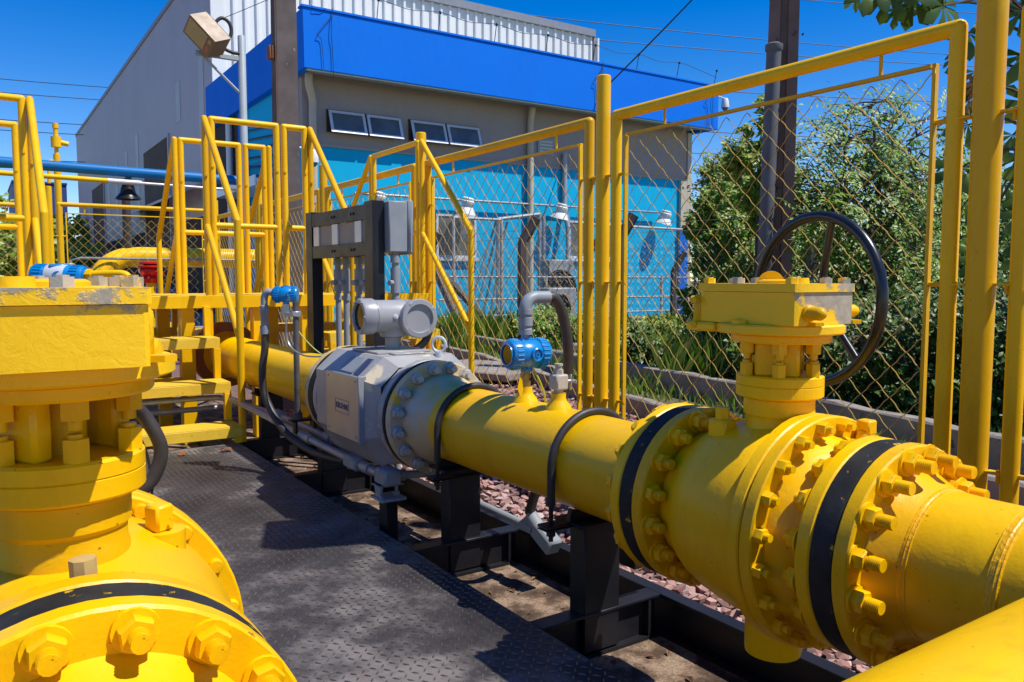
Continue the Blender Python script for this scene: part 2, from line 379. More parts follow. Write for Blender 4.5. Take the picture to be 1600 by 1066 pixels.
for y in (2.005, 2.90, 4.39, 5.55):
    b = MB(); b.bx(1.615, 1.768, y-.02, y+.06, -.135, .30, .004); b.bx(1.575, 1.81, y-.05, y+.095, .30, .312, .003)
    b.prism([(1.575, .312), (1.81, .312), (1.80, .352), (1.69, .327), (1.585, .352)], 'y', y+.01, y+.03)
    b.build('pipe_support', SKID, skid)
b = MB(); b.bx(1.475, 1.53, 3.20, 3.28, -.139, .1215, .002); b.build('bracket_post', SKID, skid)
b = MB(); b.bx(1.83, 1.94, 1.98, 2.16, .11, .19, .004); b.build('support_bracket', SKID, skid)

# fallen leaves on the deck
def crumpled(x, y, z, s, name, lab):
    m = MB(); n = 7
    vs = [(x, y, z+s*.5)]; 
    for k in range(n):
        a = 2*PI*k/n; rr = s*R.uniform(.6, 1.2); vs.append((x+rr*math.cos(a), y+rr*math.sin(a), z+s*R.uniform(.05, .55)))
    m.add(vs, [[0, 1+k, 1+(k+1) % n] for k in range(n)])
    one(m, name, DRYL, lab, 'leaf', 'dry leaves', 20)
crumpled(1.033, 5.25, .006, .035, 'dry_leaf', 'small crumpled red brown dry leaf on the deck, further from the yellow stair foot')
crumpled(1.30, 5.22, .006, .045, 'dry_leaf', 'bright orange dry leaf on the deck beside the yellow stair foot')
crumpled(5.15, 5.95, -.03, .11, 'dry_leaf', 'large curled brown dry leaf on the garden kerb beyond the chain link fence')

def litter():
    m = MB()
    def bit(x, y, z, s):
        a = R.uniform(0, 6.28); d = V((math.cos(a), math.sin(a), R.uniform(-.1, .3))); w = V((-d.y, d.x, R.uniform(-.4, .4)))*.4
        c = V((x, y, z)); m.add([c, c+d*s*.5+w*s*.6+V((0, 0, s*.25)), c+d*s, c+d*s*.5-w*s*.6+V((0, 0, s*.2))], [[0, 1, 2], [0, 2, 3]])
    for k in range(260): bit(R.uniform(1.46, 1.93), R.uniform(1.2, 5.9), -.149, R.uniform(.01, .045))
    for k in range(60): bit(R.uniform(2.05, 3.6), R.uniform(1, 7), -.105, R.uniform(.02, .05))
    for k in range(26): bit(R.uniform(.5, 1.42), R.uniform(3.4, 5.4), .003, R.uniform(.006, .016))
    return m
o = litter().build('leaf_litter', paint('brown_leaf_litter', (.22, .11, .05), (.10, .055, .03), .8, vs=30), None, 20); o['kind'] = 'stuff'

# ------------------------------------------------------------------ bolts
def stud_mesh(L, af, th, rod, out0, out1, washer=True):
    """stud along Y from 0 (camera side flange face) to L (rear face) with a nut on each outer face"""
    m = MB(); r = af/math.sqrt(3)
    m.cyl((0, -out0, 0), (0, L+out1, 0), rod, n=12)
    for (a, b) in ((-th, -.004), (L+.004, L+th)):
        pr = [(r*.9, a), (r, a+.003), (r, b-.003), (r*.92, b)]
        m.lathe(pr, (0, 0, 0), (0, 1, 0), 6)
    if washer:
        m.lathe([(r*1.22, -.005), (r*1.25, 0)], (0, 0, 0), (0, 1, 0), 18); m.lathe([(r*1.25, L), (r*1.22, L+.005)], (0, 0, 0), (0, 1, 0), 18)
    if out0 > th+.012:
        t = th+.004
        while t < out0-.003:
            m.lathe([(rod*1.09, -t-.0016), (rod*1.09, -t)], (0, 0, 0), (0, 1, 0), 12); t += .0042
    return m
def bolt_ring(proto_mb, mat, name, parent, xc, zc, y, R_, n, ph=0., spin=True, skip=None, mat2=None, label2=None):
    base = None; o0 = V(parent['o'])
    me = None
    for k in range(n):
        a = 2*PI*(k+.5)/n+ph
        if skip and skip(a): continue
        loc = V((xc+R_*math.cos(a), y, zc+R_*math.sin(a)))-o0
        if base is None:
            base = proto_mb.build(name, mat, None, 40); b = base
        else:
            b = base.copy(); COL.objects.link(b)
        b.parent = parent; b.location = loc; b.rotation_euler = (0, R.uniform(0, PI/3) if spin else 0, 0)
    return base

# ------------------------------------------------------------------ ball valves
def flange_disc(m, xc, zc, y0, y1, r, hub=None, n=56):
    """flange disc with softened rims along Y"""
    e = .004
    m.lathe([(r-e, y0), (r, y0+e), (r, y1-e), (r-e, y1)], (xc, 0, zc), (0, 1, 0), n)

def ball_valve(xc, mirror, dy, stem_y, label, rot, wheel):
    zc = PZ; root = thing('ball_valve', label, 'valve', (xc, stem_y, 0))
    ym = 1.30+dy
    def Y(t): return (ym-(t-1.30)) if mirror else t+dy
    yf, yr = 1.025+dy, 1.577+dy                      # outer faces of the two end flanges
    m = MB()
    prof = [(.20, 1.055), (.20, 1.085), (.205, 1.105), (.222, 1.13), (.232, 1.152)] if not mirror else None
    side_a = [(.17, 1.05), (.196, 1.065), (.200, 1.085), (.210, 1.10), (.228, 1.125), (.236, 1.150), (.238, 1.16)]
    side_b = [(.238, 1.20), (.252, 1.225), (.254, 1.26), (.252, 1.31), (.246, 1.36), (.236, 1.41), (.222, 1.455), (.206, 1.485), (.198, 1.50), (.196, 1.515), (.17, 1.55)]
    pr = [(r, Y(t)) for r, t in side_a+side_b]
    if mirror: pr = pr[::-1]
    m.lathe(pr, (xc, 0, zc), (0, 1, 0), 64)
    m.build('valve_body', YEL, root, 40)
    for (a, b) in ((1.15, 1.184), (1.187, 1.222)):
        y0, y1 = sorted((Y(a), Y(b)))
        m = MB(); flange_disc(m, xc, zc, y0, y1, .283 if a < 1.16 else .282); m.build('body_flange', YEL, root)
    for (y0, y1) in ((yf, yf+.036), (yr-.036-.003, yr)):
        m = MB(); flange_disc(m, xc, zc, y0, y1, .25); m.build('end_flange', YEL, root)
    for (y0, y1) in ((yf-.053, yf-.001), (yr+.001, yr+.049)):
        m = MB(); k = 6; m.lathe([(.240, y0)]+[(.2475+(.0018 if q % 2 else 0), y0+(y1-y0)*q/k) for q in range(k+1)]+[(.240, y1)], (xc, 0, zc), (0, 1, 0), 64); m.build('black_joint_tape', BAND, root)
    # neck, bonnet, yoke
    s = stem_y
    m = MB(); m.lathe([(.088, .60), (.084, .70), (.084, .725), (.081, .735), (.081, .755), (.087, .762), (.087, .800), (.081, .806)], (xc, s, 0), (0, 0, 1), 40); m.build('valve_neck', YEL, root, 40)
    m = MB(); m.lathe([(.103, .806), (.107, .81), (.107, .835), (.105, .8365), (.107, .838), (.107, .858), (.103, .862)], (xc, s, 0), (0, 0, 1), 40); m.build('bonnet_flange', YEL, root, 40)
    m = MB(); m.cyl((xc, s, .80), (xc, s, .97), .034, n=20)
    for a in (rot+.55, rot+.55+PI):
        u = V((math.cos(a), math.sin(a), 0))*.060
        m.box(V((xc, s, .903))+u, (.030, .105, .086), .006, Matrix.Rotation(a, 3, 'Z'))
    for a in (rot+2.2,):
        u = V((math.cos(a), math.sin(a), 0))*.05; m.box(V((xc, s, .875))+u, (.06, .05, .022), .004, Matrix.Rotation(a, 3, 'Z')); m.cyl(V((xc, s, .885))+u, V((xc, s, .908))+u, .02, n=6)
    m.build('yoke', YEL, root)
    m = MB(); m.lathe([(.118, .944), (.122, .948), (.122, .962), (.118, .966)], (xc, s, 0), (0, 0, 1), 36); m.build('yoke_plate', YEL, root)
    nb = 6
    for k in range(nb):
        a = 2*PI*(k+.5)/nb+rot+.12; u = V((math.cos(a), math.sin(a), 0))*.090
        q = MB(); P = V((xc, s, 0))+u
        q.cyl(P+V((0, 0, .862)), P+V((0, 0, .893)), .0175, n=6); q.cyl(P+V((0, 0, .89)), P+V((0, 0, .899)), .010, n=10); q.build('bonnet_nut', YEL, root, 40)
        q = MB(); q.cyl(P+V((0, 0, .918)), P+V((0, 0, .944)), .019, n=6); q.cyl(P+V((0, 0, .905)), P+V((0, 0, .93)), .010, n=10); q.build('yoke_nut', YEL, root, 40)
    # gearbox built in a local frame (+x towards hand wheel, +y towards the worm end cap), then turned by rot
    def T(mbx):
        Mz = Matrix.Rotation(rot, 3, 'Z'); mbx.v = [Mz @ (q-V((xc, s, 0)))+V((xc, s, 0)) for q in mbx.v]; return mbx
    X = lambda t: xc+t
    Yl = lambda t: s+t
    m = MB(); m.lathe([(.150, .967), (.156, .971), (.156, .988), (.151, .992)], (xc-.005, s+.0, 0), (0, 0, 1), 48); m.bx(X(-.14), X(.02), Yl(.10), Yl(.195), .968, .9915, .006)
    gb = T(m)
    plan = [(X(-.125), Yl(.155)), (X(-.128), Yl(-.118)), (X(-.124), Yl(-.131)), (X(-.112), Yl(-.137)), (X(.082), Yl(-.139)), (X(.094), Yl(-.134)), (X(.099), Yl(-.12)), (X(.10), Yl(.13)), (X(.085), Yl(.155))]
    if mirror: plan = [(min(x, xc+.088), y-(.055 if y < s-.09 else 0)) for x, y in plan]
    m2 = MB(); m2.prism(plan, 'z', .9925, 1.0695); gb.add(T(m2).v, m2.f)
    g = gb.build('gearbox', GEARM[1 if mirror else 0], root, 35)
    m = MB(); m.prism([(xc+(x-xc)*1.035, s+(y-s)*1.03) for x, y in plan], 'z', 1.0705, 1.0905); T(m).build('gearbox_lid', GEARM[3 if mirror else 2], g, 35)
    m = MB(); m.bx(X(-.135), X(.02), Yl(.1555), Yl(.178), .972, 1.062, .008)
    for (dx, dz) in ((-.118, .985), (.002, .985), (-.118, 1.048), (.002, 1.048)): m.cyl((X(dx), Yl(.178), dz), (X(dx), Yl(.190), dz), .0105, n=10)
    for (yy, dz) in ((.162, 1.047), (.162, .984)): m.cyl((X(-.135), Yl(yy), dz), (X(-.143), Yl(yy), dz), .009, n=8)
    T(m).build('worm_end_cap', YELC, g, 40)
    m = MB(); m.lathe([(.055, 1.0905), (.055, 1.097), (.048, 1.101)], (X(-.01), Yl(-.01), 0), (0, 0, 1), 24)
    m.bx(X(-.03), X(.03), Yl(.02), Yl(.06), 1.0905, 1.099, .003)
    if not mirror: m.lathe([(.034, 0), (.034, .004)], (X(.02), Yl(.05), 1.088), (.75, .6, .12), 24)
    m.lathe([(.026, 1.0905), (.024, 1.104)], (X(-.05), Yl(-.085), 0), (0, 0, 1), 14)
    T(m).build('position_indicator', YEL, g, 40)
    for k, (dx, dy2) in enumerate(((-.115, .135), (-.115, .04), (-.118, -.118), (0, -.125), (.080, -.12), (.084, .02), (.07, .138), (-.01, .142))):
        q = MB(); q.cyl((X(dx), Yl(dy2), 1.0905), (X(dx), Yl(dy2), 1.1035), .0155, n=6); q.cyl((X(dx), Yl(dy2), 1.103), (X(dx), Yl(dy2), 1.106), .009, n=8)
        T(q).build('lid_bolt', BEIGE if k % 2 else GEARM[2], g, 40)
    for (dx, dy2, vx, vy) in () if mirror else ((-.085, -.137, -.25, -1), (.104, -.085, 1, -.55)):
        q = MB(); d = V((vx, vy, 0)).normalized(); P = V((X(dx), Yl(dy2), 1.022)); q.lathe([(.020, -.02), (.020, .012), (.0155, .015), (.0155, .046), (.010, .055), (.002, .058)], P, d, 16)
        T(q).build('stop_screw', YELC, g, 40)
    for (dx, dy2) in ((-.13, .02), (-.06, -.146), (.11, -.128)):
        q = MB(); q.cyl((X(dx*1.02), Yl(dy2), .992), (X(dx*1.02), Yl(dy2), 1.001), .020, n=6); T(q).build('base_bolt', YEL, g, 40)
    if mirror:
        m = MB(); m.bx(X(.089), X(.106), Yl(-.12), Yl(.06), .985, 1.064, .006); m.cyl((X(.106), Yl(-.06), 1.045), (X(.114), Yl(-.06), 1.045), .011, n=10); m.cyl((X(.106), Yl(.03), 1.0), (X(.114), Yl(.03), 1.0), .011, n=10); m.build('side_cover', YELC, g)
        m = MB(); m.lathe([(.030, 0), (.030, .018), (.022, .024), (.022, .034), (.01, .04)], (X(.10), Yl(.02), .992), (1, -.3, -.05), 16); m.build('stop_screw', YELC, g)
    # drain spigot
    m = MB(); m.lathe([(.070, .135), (.072, .15), (.072, .30)], (xc, ym-.0, 0), (0, 0, 1), 32); m.build('drain_spigot', YEL, root)
    # bolts
    L = .092
    sb = stud_mesh(.036+.053+.036+.003, .037 if mirror else .043, .024 if mirror else .027, .0115 if mirror else .0135, .044 if mirror else .060, .040)
    bolt_ring(sb, YEL, 'flange_stud', root, xc, zc, yf-.053-.037, .222, 16)
    bolt_ring(stud_mesh(.036+.049+.036+.003, .044, .027, .0135, .050, .040), YEL, 'flange_stud', root, xc, zc, yr-.038, .222, 16)
    y0 = min(Y(1.15), Y(1.222))
    q = MB()
    if mirror: q.lathe([(.0125, .0), (.0125, -.008), (.0105, -.011), (.001, -.0115)], (0, 0, 0), (0, 1, 0), 14)
    else:
        q.cyl((0, -.036, 0), (0, .01, 0), .0095, n=12); q.lathe([(.0165, -.022), (.018, -.019), (.018, -.002), (.017, .002)], (0, 0, 0), (0, 1, 0), 6)
    bolt_ring(q, YEL, 'body_stud', root, xc, zc, y0, .262, 20)
    # fittings on the body
    m = MB(); yy = Y(1.115) if not mirror else Y(1.25)
    if not mirror:
        a = 1.18; c = V((xc+.25*math.cos(a), 1.128, zc+.225*math.sin(a))); d = V((math.cos(a), 0, math.sin(a)))
        m.cyl(c-d*.03, c+d*.03, .018, n=12); m.box(c+d*.045, (.036, .036, .036), .004)
        m.build('body_fitting', YEL, root, 40); m = MB()
        c = V((1.60, 1.405, .715)); m.box(c, (.05, .06, .05), .006); m.cyl(c+V((0, 0, .02)), c+V((0, 0, .055)), .019, n=6)
        m.build('body_fitting', YEL, root, 40)
    else:
        c = V((xc+.138, 1.30+dy, zc+.208)); m.cyl(c-V((0, 0, .03)), c+V((0, 0, .012)), .034, n=18); m.box(c+V((-.004, 0, .032)), (.032, .032, .042), .004, Matrix.Rotation(.5, 3, 'Z')); m.cyl(c+V((.012, -.018, .03)), c+V((.012, -.022, .03)), .004, n=8)
        m.build('body_fitting', YEL, root, 40)
        m = MB(); c = V((.100, 1.118, zc+.20)); m.cyl(c, c+V((-.002, 0, .060)), .016, n=8); m.build('vent_plug', paint('tan_plug_paint', (.52, .36, .12), (.40, .28, .12), .6, vs=20), root, 40)
    if wheel:
        hw = thing_part('handwheel', root, g)
    return root
GEARM = [primer_paint('worn_gearbox_paint', .985, 1.16, 3.6, .07), primer_paint('worn_front_gearbox_paint', .985, 1.20, -1.5), primer_paint('flaking_lid_paint', .9, 1.36, 2.), primer_paint('bare_lid_paint', .92, 1.27, -2.2, .02)]
def thing_part(name, root, g):
    """black spoked hand wheel on the worm shaft of the right hand valve"""
    c = V((1.945, 1.388, 1.045)); Rw = .230; wy = V((math.sin(.17), math.cos(.17), 0))
    m = MB(); m.cyl((1.81, 1.378, 1.045), (1.99, 1.378, 1.045), .017, n=16); m.cyl((1.80, 1.378, 1.045), (1.84, 1.378, 1.045), .034, n=18); h = m.build('wheel_shaft', BLKP, root)
    m = MB(); m.tube([c+wy*(Rw*math.cos(2*PI*k/64))+V((0, 0, Rw*math.sin(2*PI*k/64))) for k in range(64)], .0148, 12, True)
    w = m.build('handwheel', BLKP, root)
    for a in (1.83, 1.83+2.094, 1.83+4.189):
        m = MB(); d = wy*math.cos(a)+V((0, 0, math.sin(a))); m.tube(spline([c+V((.02, 0, 0))+d*.02, c+V((.012, 0, 0))+d*.10, c+d*(Rw-.008)], 5), .0105, 10); m.build('spoke', BLKP, w)
    m = MB(); m.cyl((1.935, 1.378, 1.045), (1.995, 1.378, 1.045), .032, n=20); m.build('wheel_hub', BLKP, w)
    return w
v1 = ball_valve(1.69, False, 0., 1.30, 'yellow ball valve with a black spoked handwheel, on the pipe beside the fence', 0., True)
v2 = ball_valve(.09, True, .025, 1.265, 'yellow ball valve without a wheel, cut by the left edge of the picture', 0., False)

# ------------------------------------------------------------------ pipes
def spool(label, parts, loc):
    root = thing('pipe_spool', label, 'pipe', loc)
    return root
RP = .162
# near spool: header tee to the right hand valve
sp = thing('pipe_spool', 'short yellow pipe with two weld beads between the handwheel valve and the bottom right corner', 'pipe', (1.69, .7, PZ))
m = MB(); m.lathe([(RP, .30), (RP, .80), (.164, .862)], (PX, 0, PZ), (0, 1, 0), 64, False); m.build('pipe', YEL, sp)
for y in (.70, .872):
    m = MB()
    m.lathe([(RP-.002, y-.014), (RP+.004, y-.010), (RP+.0025, y-.007), (RP+.0055, y-.003), (RP+.0035, y), (RP+.006, y+.004), (RP+.004, y+.007), (RP+.005, y+.010), (RP-.002, y+.014)], (PX, 0, PZ), (0, 1, 0), 64, False); m.build('weld_bead', WELD, sp, 70)
m = MB(); flange_disc(m, PX, PZ, .935, .971, .25); m.lathe([(.164, .865), (.170, .885), (.185, .915), (.197, .936)], (PX, 0, PZ), (0, 1, 0), 64, False); m.build('flange', YEL, sp, 40)
# left near spool
sp = thing('pipe_spool', 'yellow pipe and bolted flange in the bottom left corner', 'pipe', (.09, .7, PZ))
m = MB(); m.lathe([(RP, .30), (RP, .82), (.164, .885)], (.09, 0, PZ), (0, 1, 0), 64, False); m.build('pipe', YEL, sp)
m = MB(); flange_disc(m, .09, PZ, .960, .996, .25); m.lathe([(.164, .885), (.170, .910), (.185, .940), (.197, .961)], (.09, 0, PZ), (0, 1, 0), 64, False); m.build('flange', YEL, sp, 40)
# left far spool
sp = thing('pipe_spool', 'yellow pipe running away behind the left valve towards the stair', 'pipe', (.09, 3, PZ))
m = MB(); m.lathe([(.197, 1.695), (.17, 1.75), (RP, 1.78), (RP, 9.5)], (.09, 0, PZ), (0, 1, 0), 48, False); m.build('pipe', YEL, sp)
m = MB(); flange_disc(m, .09, PZ, 1.652, 1.69, .25); m.build('flange', YEL, sp)
# header
hd = thing('header_pipe', 'large smooth yellow header pipe crossing the bottom right corner', 'pipe', (1.2, .39, PZ))
m = MB(); m.cyl((-.9, .388, PZ), (4.2, .388, PZ), .203, n=96); m.build('pipe', YEL, hd)
# middle spool
sp = thing('pipe_spool', 'yellow pipe with two top outlets between the flow meter and the handwheel valve', 'pipe', (PX, 2.4, PZ))
m = MB(); m.lathe([(.197, 1.664), (.185, 1.70), (.168, 1.745), (RP, 1.77), (RP, 2.90)], (PX, 0, PZ), (0, 1, 0), 64, False); m.build('pipe', YEL, sp, 40)
m = MB(); flange_disc(m, PX, PZ, 1.628, 1.664, .25); m.build('flange', YEL, sp)
FADED = paint('dusty_flange_paint', (.52, .46, .36), (.60, .40, .06), .55, vs=7, bump=.15, spots=(.74, .44, .005), spot_t=.60, spot_s=8)
m = MB(); flange_disc(m, PX, PZ, 3.085, 3.13, .25); m.lathe([(RP, 2.90), (.166, 2.94), (.18, 2.985), (.195, 3.035), (.197, 3.087)], (PX, 0, PZ), (0, 1, 0), 64, False); o = m.build('flange', FADED, sp); o['label'] = 'dusty beige stained flange'
for y in (2.228, 2.432):
    m = MB(); z = PZ+RP-.012; m.lathe([(.050, z), (.043, z+.018), (.030, z+.034), (.026, z+.045), (.026, z+.062)], (PX, y, 0), (0, 0, 1), 24); m.build('branch_outlet', YEL, sp, 40)
# far spool
sp = thing('pipe_spool', 'long yellow pipe from the flow meter under the yellow platform', 'pipe', (PX, 5.5, PZ))
m = MB(); m.lathe([(.197, 4.14), (.18, 4.19), (RP, 4.26), (RP, 6.62), (.19, 6.68)], (PX, 0, PZ), (0, 1, 0), 48, False); m.build('pipe', YEL, sp)
m = MB(); flange_disc(m, PX, PZ, 4.095, 4.14, .25); m.build('flange', FADED, sp)
m = MB(); flange_disc(m, PX, PZ, 6.68, 6.74, .262); m.build('flange', ORG, sp)
m = MB(); m.lathe([(.25, 6.745), (.25, 6.79)], (PX, 0, PZ), (0, 1, 0), 40); m.build('flange_gasket', BAND, sp)
m = MB(); flange_disc(m, PX, PZ, 6.795, 6.85, .262); m.lathe([(.19, 6.85), (RP, 6.95), (RP, 9.4)], (PX, 0, PZ), (0, 1, 0), 40, False); m.build('flange', YEL, sp)

# U bolts with rubber sleeves
def u_bolt(y, lab):
    t = thing('pipe_clamp', lab, 'clamp', (PX, y, .31), 'rubber sleeved pipe clamps'); r = RP+.013
    m = MB(); pts = [V((PX+r*math.cos(a), y, PZ+r*math.sin(a))) for a in [PI*k/30 for k in range(31)]]
    pts = [pts[0]-V((0, 0, .13)), pts[0]-V((0, 0, .06))]+pts+[pts[-1]-V((0, 0, .06)), pts[-1]-V((0, 0, .12))]
    m.tube(pts, .0135, 12); m.build('rubber_sleeve', RUB, t)
    for sx in (-1, 1):
        m = MB(); m.cyl((PX+sx*r, y, .375), (PX+sx*r, y, .255), .008, n=10); m.cyl((PX+sx*r, y, .272), (PX+sx*r, y, .287), .015, n=6); m.build('threaded_end', SKID, t)
    m = MB(); m.bx(PX-.21, PX+.21, y-.028, y+.028, .296, .3085 if False else .299, 0); m.bx(PX-.21, PX-.116, y-.028, y+.028, .302, .312, .002); m.bx(PX+.121, PX+.21, y-.028, y+.028, .302, .312, .002); m.build('clamp_plate', SKID, t)
u_bolt(2.035, 'black rubber sleeved clamp round the yellow pipe, beside the handwheel valve')
u_bolt(2.80, 'black rubber sleeved clamp round the yellow pipe, beside the grey flow meter')

# ------------------------------------------------------------------ flow meter
fm = thing('flow_meter', 'grey ultrasonic flow meter with steel side cover and two barrelled display head', 'flow meter', (PX, 3.6, PZ))
hw = .285
octo = [(-hw, -.10), (-.19, -.235), (.19, -.235), (hw, -.10), (hw, .165), (.175, .262), (-.175, .262), (-hw, .165)]
m = MB(); m.prism([(PX+a, PZ+b) for a, b in octo], 'y', 3.30, 3.86)
ends = [(a*.80, b*.84) for a, b in octo]
A = [(PX+a, 3.2995, PZ+b) for a, b in octo]; B_ = [(PX+a, 3.215, PZ+b) for a, b in ends]
m.add(A+B_, [[k, (k+1) % 8, 8+(k+1) % 8, 8+k] for k in range(8)])
A = [(PX+a, 3.8605, PZ+b) for a, b in octo]; B_ = [(PX+a, 3.96, PZ+b) for a, b in ends]
m.add(A+B_, [[k, (k+1) % 8, 8+(k+1) % 8, 8+k] for k in range(8)])
body = m.build('meter_body', GREYB, fm, 25)
for (y0, y1) in ((3.165, 3.215), (3.965, 4.015)):
    m = MB(); flange_disc(m, PX, PZ, y0, y1, .252); m.build('meter_flange', GREYB, fm)
for (y0, y1) in ((3.135, 3.160), (4.02, 4.09)):
    m = MB(); m.lathe([(.243, y0), (.2515, y0+.004), (.2515, y1-.004), (.243, y1)], (PX, 0, PZ), (0, 1, 0), 56); m.build('black_joint_tape', BAND, fm)
cov = MB(); xs = PX-hw; cov.bx(xs-.016, xs-.001, 3.30, 3.685, .372, .668, .003)
cv = cov.build('steel_cover', STEEL, fm)
rim = MB(); rim.bx(xs-.017, xs+.02, 3.286, 3.2985, .368, .672, .002); rim.build('cover_edge', GREY, cv)
scr = MB()
for yy in (3.33, 3.655):
    for zz in (.395, .645): scr.cyl((xs-.016, yy, zz), (xs-.0185, yy, zz), .005, n=10)
scr.build('cover_screws', GREY, cv)
LOGO = paint('blue_letter_print', (.01, .03, .16), (.01, .03, .14), .5)
tx = bpy.data.curves.new('maker_lettering', 'FONT'); tx.body = 'KROHNE'; tx.size = .036; tx.align_x = 'CENTER'; tx.align_y = 'CENTER'; tx.extrude = .0004; tx.offset = .0008
tmp = bpy.data.objects.new('lettering_source', tx); COL.objects.link(tmp); bpy.context.view_layer.update()
tm_ = bpy.data.meshes.new_from_object(tmp.evaluated_get(bpy.context.evaluated_depsgraph_get())); bpy.data.objects.remove(tmp)
to = bpy.data.objects.new('maker_lettering', tm_); COL.objects.link(to); tm_.materials.clear(); tm_.materials.append(LOGO); to.parent = cv
to.matrix_local = Matrix.Translation(V((xs-.0168, 3.487, .515))-V(fm['o'])) @ Matrix(((0, 0, -1), (-1, 0, 0), (0, 1, 0))).to_4x4()
fr = MB(); ly0, ly1, lz0, lz1 = 3.405, 3.569, .483, .547
for (a, b, c, d) in ((ly0, ly1, lz0, lz0+.002), (ly0, ly1, lz1-.002, lz1), (ly0, ly0+.002, lz0+.002, lz1-.002), (ly1-.002, ly1, lz0+.002, lz1-.002)): fr.bx(xs-.0168, xs-.0162, a, b, c, d)
fr.build('lettering_border', LOGO, cv)
m = MB(); d = V((.11, 0, .097)).normalized(); c = V((PX-.232, 3.52, PZ+.213)); nrm = V((-.097, 0, .11)).normalized()
rot = Matrix((d, V((0, 1, 0)), nrm)).transposed()
m.box(c+nrm*.003, (.095, .17, .004), .001, rot); m.build('type_plate', GREYB if False else PVC, fm)
m = MB(); m.box(c+nrm*.002+V((0, -.13, 0)), (.10, .06, .003), .001, rot); m.build('dark_plate', paint('blue_black_plate', (.03, .04, .09), (.04, .05, .11), .35), fm)
m = MB(); m.bx(PX-.15, PX+.13, 3.42, 3.72, PZ+.263, PZ+.273, .002); m.bx(PX-.10, PX+.06, 3.34, 3.41, PZ+.263, PZ+.270, .002); m.build('top_plate', GREYB, fm)
# converter
cx, cy, cz = 1.69, 3.57, .925
m = MB(); m.lathe([(.038, .76), (.038, .815), (.060, .825), (.066, .84), (.066, .90)], (cx, cy, 0), (0, 0, 1), 28)
m.lathe([(.072, 0), (.077, .004), (.077, .145), (.079, .15), (.079, .16)], (cx+.045, cy-.02, cz), (-1, 0, 0), 36)
m.lathe([(.082, 0), (.087, .006), (.089, .15), (.085, .175), (.06, .20), (.03, .21)], (cx+.085, cy-.09, cz-.012), (.05, 1, 0), 40)
m.build('display_head', GREY, fm, 40)
m = MB(); m.lathe([(.079, 0), (.086, .004), (.086, .062), (.082, .07), (.066, .072), (.062, .062)], (cx+.045-.162, cy-.02, cz), (-1, 0, 0), 36, False)
for k in range(12):
    a = 2*PI*k/12
    if k % 2 == 0: m.cyl((cx-.185, cy-.02+.076*math.cos(a), cz+.076*math.sin(a)), (cx-.192, cy-.02+.076*math.cos(a), cz+.076*math.sin(a)), .006, n=8)
b = m.build('display_cover', GREY, fm, 40)
m = MB(); m.lathe([(.0655, 0), (.0655, .004)], (cx+.045-.162-.055, cy-.02, cz), (-1, 0, 0), 32); m.build('display_glass', GLASSD, b)
m = MB(); d2 = V((-.05, -1, 0)).normalized(); c2 = V((cx+.085, cy-.092, cz-.012))
m.lathe([(.092, 0), (.095, .005), (.095, .03), (.090, .038), (.070, .040), (.066, .026), (.001, .026)], c2, d2, 40, False)
_, u, w = frame(d2)
for k in range(4):
    a = PI/2*k+.6; q = c2+d2*.034+u*(.080*math.cos(a))+w*(.080*math.sin(a)); m.box(q, (.022, .012, .02), .003, Matrix((u*math.cos(a)+w*math.sin(a), d2, -u*math.sin(a)+w*math.cos(a))).transposed())
m.build('terminal_cover', GREY, fm, 40)
m = MB(); m.cyl((cx-.03, cy-.10, cz), (cx-.03, cy-.088, cz), .013, n=12); m.cyl((cx-.03, cy-.105, cz), (cx-.03, cy-.10, cz), .007, n=6); m.build('earth_screw', ALU, b)
m = MB(); c = V((PX+.10, 3.285, PZ+.262)); m.cyl(c+V((0, 0, -.03)), c+V((0, 0, .012)), .02, n=14); m.tube([c+V((.032*math.cos(a)*.75, -.032*math.cos(a)*.66, .046+.034*math.sin(a))) for a in [2*PI*k/24 for k in range(24)]], .0075, 8, True); m.build('lifting_eye', ALU, fm)
m = MB(); m.tube(spline([(cx+.17, cy+.02, cz), (cx+.21, cy+.03, cz-.02), (cx+.23, cy+.04, cz-.07)], 6), .019, 10); m.cyl((cx+.16, cy+.0, cz+.03), (cx+.20, cy-.0, cz+.03), .018, n=6); m.build('cable_gland', PVC, fm)
m = MB(); m.tube(spline([(cx+.228, cy+.04, cz-.06), (cx+.20, cy+.05, cz-.14), (cx+.14, cy+.10, cz-.20), (cx+.10, cy+.2, cz-.24)], 8), .020, 10); m.build('flexible_lead', RUB, fm)
m = MB(); m.tube(spline([(cx+.20, cy, cz), (cx+.26, cy-.02, cz-.06), (cx+.30, cy-.02, cz-.13), (cx+.29, cy-.02, cz-.22), (cx+.25, cy, cz-.27)], 8), .0035, 6); m.build('thin_lead', WIREM, fm)
DSTUD = paint('dusty_bolt', (.40, .38, .34), (.48, .44, .36), .5, vs=40, spots=(.72, .44, .01), spot_t=.60, spot_s=14)
bolt_ring(stud_mesh(.128, .044, .027, .0145, .050, .03), DSTUD, 'flange_stud', fm, PX, PZ, 3.086, .222, 16)
bolt_ring(stud_mesh(.172, .044, .027, .0145, .045, .05), DSTUD, 'flange_stud', fm, PX, PZ, 3.966, .222, 16)

